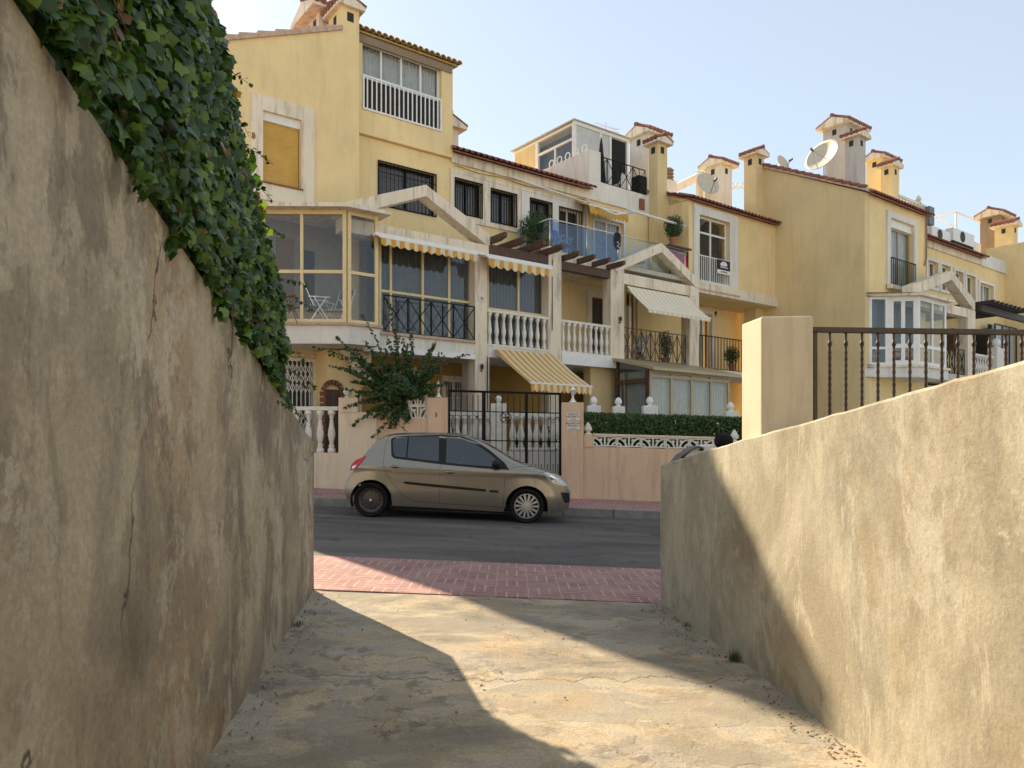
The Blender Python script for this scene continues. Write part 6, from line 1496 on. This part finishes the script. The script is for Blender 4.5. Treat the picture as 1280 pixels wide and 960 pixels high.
# weeds and debris on the ramp
def tuft(x, y, n, hgt, label):
    z = RZ(x,y); t = empty('weed_tuft', (x,y,z), label, 'weed', 'weeds along the ramp walls'); b = MB(TW)
    for _ in range(n):
        a = rng.random()*6.28; l = hgt*(.5+.6*rng.random()); dx,dy = math.cos(a)*l*.45, math.sin(a)*l*.45; bx0,by0 = x+.02*rng.normal(), y+.02*rng.normal(); w_=.0018
        px_,py_ = -math.sin(a)*w_, math.cos(a)*w_
        b.add([(bx0-px_,by0-py_,z),(bx0+px_,by0+py_,z),(bx0+dx*.5+px_*.7,by0+dy*.5+py_*.7,z+l*.65),(bx0+dx*.5-px_*.7,by0+dy*.5-py_*.7,z+l*.65),(bx0+dx,by0+dy,z+l*.9)],[(0,1,2,3),(3,2,4)])
    b.build('blades', M['grass'], t, recalc=False)
tuft(XR(5.0)-.03, 5.0, 110, .09, 'green grass tuft at the foot of the right ramp wall'); tuft(XL(5.6)+.05, 5.6, 50, .05, 'small dark weed at the foot of the left ramp wall'); tuft(XR(5.9)-.04, 5.9, 40, .05, 'small dry weed near the pavement end of the right ramp wall')
b = MB(TW)
for _ in range(900):
    y = 1.5+5.1*rng.random(); sd_ = rng.random()<.65; d_ = abs(rng.normal(0,.09)); x = XR(y)-.03-d_ if sd_ else XL(y)+.03+d_
    if rng.random()<.15: x = XL(y)+(XR(y)-XL(y))*rng.random()
    r_ = .003+.007*rng.random()**2.5; z = RZ(x,y)+r_*.3+.012*(1-min(1,d_/.25)); e = rng.random()*3
    b.lathe((x,y,z-r_*.5), [(r_*.7,0),(r_,r_*.6),(r_*.5,r_*1.2)], 5)
tag(b.build('loose_gravel', mat_simple('gravel', (.30,.24,.16), .95, var=.5, vs=30)), kind='stuff')

# ============================================================ things on the terraces and roofs
def chair(px, D, z, label, rot=0, seat='plasticgrey', frame='white', group='chairs in the bay', name='folding_chair', T0=None):
    P = TF((S(px,D),D,z)); t = empty(name, P, label, 'chair', group); c_, s_ = math.cos(rot), math.sin(rot)
    T = lambda p: (P[0]+p[0]*c_-p[1]*s_, P[1]+p[0]*s_+p[1]*c_, P[2]+p[2])
    MB(T).box(-.21,.21,-.20,.20,.42,.45).build('seat', M[seat], t, bevel=.01)
    MB(T).hexa([(-.21,.19,.52),(.21,.19,.52),(.21,.22,.52),(-.21,.22,.52),(-.21,.33,.98),(.21,.33,.98),(.21,.36,.98),(-.21,.36,.98)]).build('backrest', M[seat], t, bevel=.01)
    for sx in (-1,1):
        b = MB(T); b.tube((sx*.23,-.28,0),(sx*.23,.12,.66),.013,6); b.build('leg', M[frame], t); b = MB(T); b.tube((sx*.23,.26,0),(sx*.23,-.16,.66),.013,6); b.build('leg', M[frame], t)
        b = MB(T); b.tube((sx*.23,-.24,.66),(sx*.23,.24,.66),.015,6); b.tube((sx*.23,.12,.45),(sx*.23,.36,1.0),.013,6); b.build('arm_frame', M[frame], t)
    return t
zbf = Z1+.10
chair(398, 16.55, zbf, 'white framed folding chair in the middle of the glazed bay', 1.9)
chair(352, 16.6, zbf, 'brown wicker chair at the left inside the glazed bay', .8, 'wicker', 'wicker', name='wicker_chair')
chair(422, 16.7, zbf, 'white framed folding chair at the right inside the glazed bay', -.5)
chair(703, 17.1, Z2, 'blue folding chair behind the glass balustrade on the roof terrace', .9, 'bluecloth', 'white', 'chairs on the roof terrace')
chair(798, 17.2, Z2, 'pale chair at the right end of the glass balustrade terrace', -.3, 'curtain', 'white', 'chairs on the roof terrace')
chair(797, 17.1, Z1, 'white chair behind the criss cross balcony railing', -.8, 'white', 'white', 'chairs on the balconies')
# black garment over the rail
s_, D_ = S(771,DG_), DG_-.03; z_ = 7.82
t = empty('hanging_garment', TF((s_,D_,z_-.5)), 'black garment with pale pattern hung over the glass balustrade rail', 'garment')
b = MB(); b.prism([(s_-.13,z_),(s_-.05,z_+.03),(s_+.05,z_+.03),(s_+.13,z_),(s_+.12,z_-.35),(s_+.02,z_-.5),(s_-.12,z_-.38)], D_-.02, D_); b.build('cloth', M['blackcloth'], t, bevel=.008)
b = MB(); b.path([(s_-.06,D_-.026,z_-.3),(s_,D_-.026,z_-.25),(s_+.06,D_-.026,z_-.32),(s_,D_-.026,z_-.36),(s_-.05,D_-.026,z_-.4),(s_+.05,D_-.026,z_-.42)],.009,4); b.build('pattern', M['text_white'], t)
# red cloth
s0_, s1_ = S(842,16.9), S(858,16.9); t = empty('red_cloth', TF((s0_,16.9,Z2)), 'bright red cloth draped on the terrace beneath the round bush', 'cloth')
b = MB(); zt5, zb5 = H(312,842,16.7), Z2+.02
vs = []; 
for i in range(13):
    for j in range(6):
        u,v = i/12, j/5; s_ = S(838,16.7)+(S(861,16.7)-S(838,16.7))*u; zq = zb5+(zt5-.25*u*.6-zb5)*(1-v); vs.append((s_,16.7-.25*v*v+.05*math.sin(u*14+v*2),zq))
b.add(vs,[(i*6+j,(i+1)*6+j,(i+1)*6+j+1,i*6+j+1) for i in range(12) for j in range(5)]); o = b.build('fabric', M['red'], t, smooth=True, recalc=False); md=o.modifiers.new('s','SOLIDIFY'); md.thickness=.02
b = MB(); b.box(S(860,16.62),S(863,16.62),16.62,16.66,Z2,7.95); b.box(S(836,16.62),S(863,16.62),16.56,16.90,7.90,7.955); b.box(S(837,16.62),S(837,16.62)+.06,16.62,16.66,Z2,7.899); b.build('timber_shelf', M['wood'], t)
# closed black parasol on roof terrace
s_, D_ = S(751.5,18.4), 18.4; t = empty('closed_parasol', TF((s_,D_,9.6)), 'closed black parasol standing behind the rooftop criss cross railing', 'parasol')
b = MB(); b.lathe((s_,D_,H(236,751,18.4)), [(.13,0),(.16,.3),(.12,.8),(.05,1.5),(.015,1.75)], 10); b.build('canopy', M['blackcloth'], t, smooth=True); b = MB(); b.tube((s_,D_,9.6),(s_,D_,H(170,751,18.4)),.02,8); b.build('pole', M['white'], t)
for px,D_,lab in ((773,18.5,'white plastic chair beside the black opening on the rooftop terrace'),): chair(px, D_, 9.6, lab, -2.4, 'white', 'white', 'chairs on the rooftop')
s_, D_ = S(799,18.35), 18.35; t = empty('covered_barbecue', TF((s_,D_,9.6)), 'dark covered box at the right end of the rooftop railing', 'barbecue')
MB().box(s_-.22,s_+.22,D_-.2,D_+.2,9.65,10.75).build('cover', M['blackcloth'], t, bevel=.06); MB().box(s_-.18,s_+.18,D_-.16,D_+.16,9.6,9.66).build('base', M['rubber'], t)
# for sale board
D_ = D3-.07; a0,a1,z0,z1 = S(896.5,D_),S(912,D_),H(341.5,897,D_),H(324,897,D_)
t = empty('sale_board', TF((a0,D_,z0)), 'black and white board with pale lettering hung on the white guard rail', 'sign')
MB().box(a0,a1,D_-.02,D_,z0+.14,z1).build('board', M['text_black'], t); MB().box(a0,a1,D_-.02,D_,z0,z0+.139).build('strip', M['white'], t)
b = MB(); am=(a0+a1)/2; zm=(z0+.14+z1)/2
b.prism([(am-.22,zm+.02),(am-.08,zm+.12),(am+.1,zm+.12),(am+.2,zm+.02),(am+.12,zm-.03),(am-.16,zm-.03)], D_-.024, D_-.0201)
b.box(am-.2,am+.22,D_-.024,D_-.0201,zm-.09,zm-.06); b.build('logo', M['text_white'], t)
rotF = (Matrix.Rotation(math.atan2(UY,UX),3,'Z')@Matrix.Rotation(math.radians(90),3,'X')).to_quaternion()
text_mesh('SE VENDE', .085, TF((am,D_-.024,z0+.07)), rotF, M['text_black'], 'lettering', t)
# address plates on the columns
for (px,py,D_,lab,tx_) in ((602,373,DP-.012,'small pale address plate on the tall column between the two glazed balconies','26'),(893.2,0,0,'','')):
    if not lab: continue
    a0,a1 = S(px-4,D_),S(px+4,D_); z0,z1 = H(py+3.5,px,D_),H(py-3.5,px,D_); t = empty('address_plate', TF((a0,D_,z0)), lab, 'sign'); MB().box(a0,a1,D_-.012,D_+.01,z0,z1).build('plate', M['whitestone'], t)
    text_mesh(tx_, .11, TF(((a0+a1)/2,D_-.013,(z0+z1)/2)), rotF, M['text_black'], 'lettering', t)
def small_lamp(px,py,D_,lab):
    s_,z_ = S(px,D_),H(py,px,D_); t = empty('wall_lamp', TF((s_,D_,z_)), lab, 'lamp', 'small wall lamps'); MB().lathe((s_,D_-.06,z_),[(.03,0),(.05,.08),(.045,.12),(.01,.15)],8).build('shade', M['brownmetal'], t); MB().box(s_-.015,s_+.015,D_-.06,D_+.0,z_-.05,z_-.02).build('bracket', M['black'], t)
small_lamp(774,402,DP-.003,'small dark lamp on the column left of the cream awning'); small_lamp(601,462,DP-.003,'small dark lamp low on the tall column above the gate'); small_lamp(893,394,18.2,'small dark lamp beside the right balcony door')
# satellite dishes
def dish(px, py, D, r, label, face, zroof, tilt=.35):
    C = Vector(TF((S(px,D),D,H(py,px,D)))); t = empty('satellite_dish', (C.x,C.y,zroof), label, 'satellite dish', 'satellite dishes on the roofs')
    f = Vector((math.sin(face)*math.cos(tilt), -math.cos(face)*math.cos(tilt), math.sin(tilt))); q = f.to_track_quat('Z','Y')
    b = MB(TW); vs=[]; fs=[]; nr,na=7,28
    for sh_ in (0,-.015):
        for i in range(nr+1):
            for j in range(na):
                rr = r*i/nr; a = 2*math.pi*j/na; vs.append(tuple(C+q@Vector((rr*math.cos(a), rr*math.sin(a), .28*rr*rr/r+sh_))))
    off = (nr+1)*na
    for o_ in (0,off):
        for i in range(nr):
            for j in range(na): fs.append((o_+i*na+j,o_+i*na+(j+1)%na,o_+(i+1)*na+(j+1)%na,o_+(i+1)*na+j))
    for j in range(na): fs.append((nr*na+j,nr*na+(j+1)%na,off+nr*na+(j+1)%na,off+nr*na+j))
    b.add(vs,fs); b.build('reflector', M['dish'], t, smooth=True, recalc=False)
    tip = C+f*r*1.05+q@Vector((0,-r*.35,0)); b = MB(TW); b.tube(tuple(C+q@Vector((0,-r*.95,.2*r))),tuple(tip),.018,6); b.tube(tuple(C+q@Vector((r*.6,-r*.6,.2*r))),tuple(tip),.010,5); b.build('feed_arm', M['steel'], t)
    MB(TW).tube(tuple(tip-f*.02),tuple(tip+f*.14),.045,8).build('receiver', M['plasticgrey'], t)
    b = MB(TW); back = C-f*.12; b.tube(tuple(C-f*.02),tuple(back),.04,8); b.tube(tuple(back),(back.x,back.y,zroof),.03,8); b.build('mast', M['steel'], t)
dish(883, 232, 17.8, .46, 'round pale satellite dish on the tiled roof in front of the white chimney', .35, ZE+.5)
dish(1030, 197, D4+2.2, .66, 'large beige satellite dish facing left in front of the grey chimney', -.95, H(236,1030,D4+2.2)-.3, .45)
dish(977, 205, DAT(s4+1.5,977), .33, 'small pale satellite dish edge above the blank gable roof', .6, zr4-.6)
# TV aerial
s_, D_ = S(757,19.6), 19.6; zb6 = H(172,757,19.6); t = empty('tv_aerial', TF((s_,D_,12.2)), 'thin metal television aerial on the white rooftop room', 'aerial')
b = MB(); b.tube((s_,D_,12.2),(s_,D_,H(153,757,19.6)),.02,6); b.build('mast', M['steel'], t)
b = MB(); zz = H(158,757,19.6); b.tube((s_-.5,D_,zz),(s_+.55,D_,zz),.012,5)
for i in range(8): q = s_-.48+i*.14; b.tube((q,D_-.22,zz),(q,D_+.22,zz),.007,4)
for i in range(3): b.tube((s_+.1,D_,zz-.12*i),(s_+.6,D_-.1,zz-.12*i),.008,4)
b.build('boom', M['steel'], t)
# air conditioning units
def acu(px0, px1, py0, py1, D, label):
    a0,a1 = S(px0,D),S(px1,D); z0,z1 = H(py1,px0,D),H(py0,px0,D); sc_ = (a1-a0)
    t = empty('air_conditioner', TF((a0,D,z0)), label, 'air conditioner', 'air conditioning units on the far roof')
    MB().box(a0,a1,D,D+.34,z0,z1).build('casing', M['white'], t, bevel=.01); cx_ = a0+(a1-a0)*.42; cz_=(z0+z1)/2; R_=min((z1-z0)*.42,(a1-a0)*.3)
    b = MB(); b.lathe((cx_,D-.006,cz_),[(R_,0),(R_,.02)],20,axis='y'); f = b.build('fan_opening', M['dark'], t); b = MB()
    for k_ in (1,.75,.5,.25): b.path([(cx_+R_*k_*math.cos(q),D-.015,cz_+R_*k_*math.sin(q)) for q in np.linspace(0,6.2832,17)],.008,4)
    for k_ in range(4): q=math.pi*k_/4; b.tube((cx_-R_*math.cos(q),D-.012,cz_-R_*math.sin(q)),(cx_+R_*math.cos(q),D-.012,cz_+R_*math.sin(q)),.008,4)
    b.build('fan_grille', M['plasticgrey'], t); MB().box(a0+.05,a1-.05,D+.02,D+.3,z0-.35,z0-.003).build('foot', M['black'], t)
acu(1165, 1188, 282, 297, D5+.15, 'left air conditioning unit on the far tiled roof'); acu(1192, 1218, 284, 300, D5+.15, 'right air conditioning unit on the far tiled roof, nearest the brown chimney')
t = empty('roof_pergola', TF((S(1195,D5+2),D5+2,ZE)), 'thin white metal frame rising above the air conditioning units', 'frame')
Dp = D5+1.6; b = MB(); A_,B_,C_ = (S(1160,Dp+1),Dp+1,H(272,1160,Dp+1)),(S(1195,Dp),Dp,H(265,1195,Dp)),(S(1225,Dp+.2),Dp+.2,H(278,1225,Dp+.2))
b.tube(A_,B_,.045,4); b.tube(B_,C_,.045,4); b.tube(B_,(B_[0],B_[1],ZE),.045,4); b.tube((S(1170,Dp+.5),Dp+.5,H(272,1170,Dp+.5)),(S(1192,Dp+2),Dp+2,H(283,1192,Dp+2)),.04,4); b.build('tube_frame', M['white'], t)
b = MB(); b.box(S(1158,D5+1.3),S(1226,D5+1.3),D5+1.3,D5+1.45,ZE,H(300,1195,D5+1.3)+.25); tag(b.build('roof_wall', M['white_r']), 'low white parapet behind the air conditioning units', 'wall')
# ============================================================ the block behind the camera (seen mirrored in the car and balcony glass)
bk = empty('apartment_block', (0,-9,-.5), 'pale apartment block with long striped balconies behind the viewer, mirrored in the car windows', 'building')
b = MB(TW); b.box(-34,-2.9,-14,-9.6,-1.5,8.6); b.box(3.4,34,-14,-9.6,-1.5,8.6); b.box(-2.9,3.4,-14,-9.6,2.2,8.6); b.box(-2.9,3.4,-14,-13.8,-1.5,2.2); b.build('wall', M['white_r'], bk)
for z in (2.3,5.2,8.0):
    b = MB(TW)
    b.box(-33,33,-9.6,-8.3,z,z+.2); bb = b.build('balcony', M['white_r'], bk)
    r = MB(TW)
    for i in range(4): r.box(-33,33,-8.36,-8.3,z+.28+i*.2,z+.38+i*.2)
    r.build('balcony_rail', M['white'], bb)
    b = MB(TW)
    for i in range(12):
        x = -32+i*5.6; 
        if z < 8: b.box(x,x+2.2,-9.62,-9.59,z+.2,z+2.3)
    if len(b.v): b.build('balcony_door', M['dark'], bk)
b = MB(TW); b.box(-34.2,34.2,-14.2,-9.4,8.6,8.9); b.build('roof_edge', M['white_r'], bk)
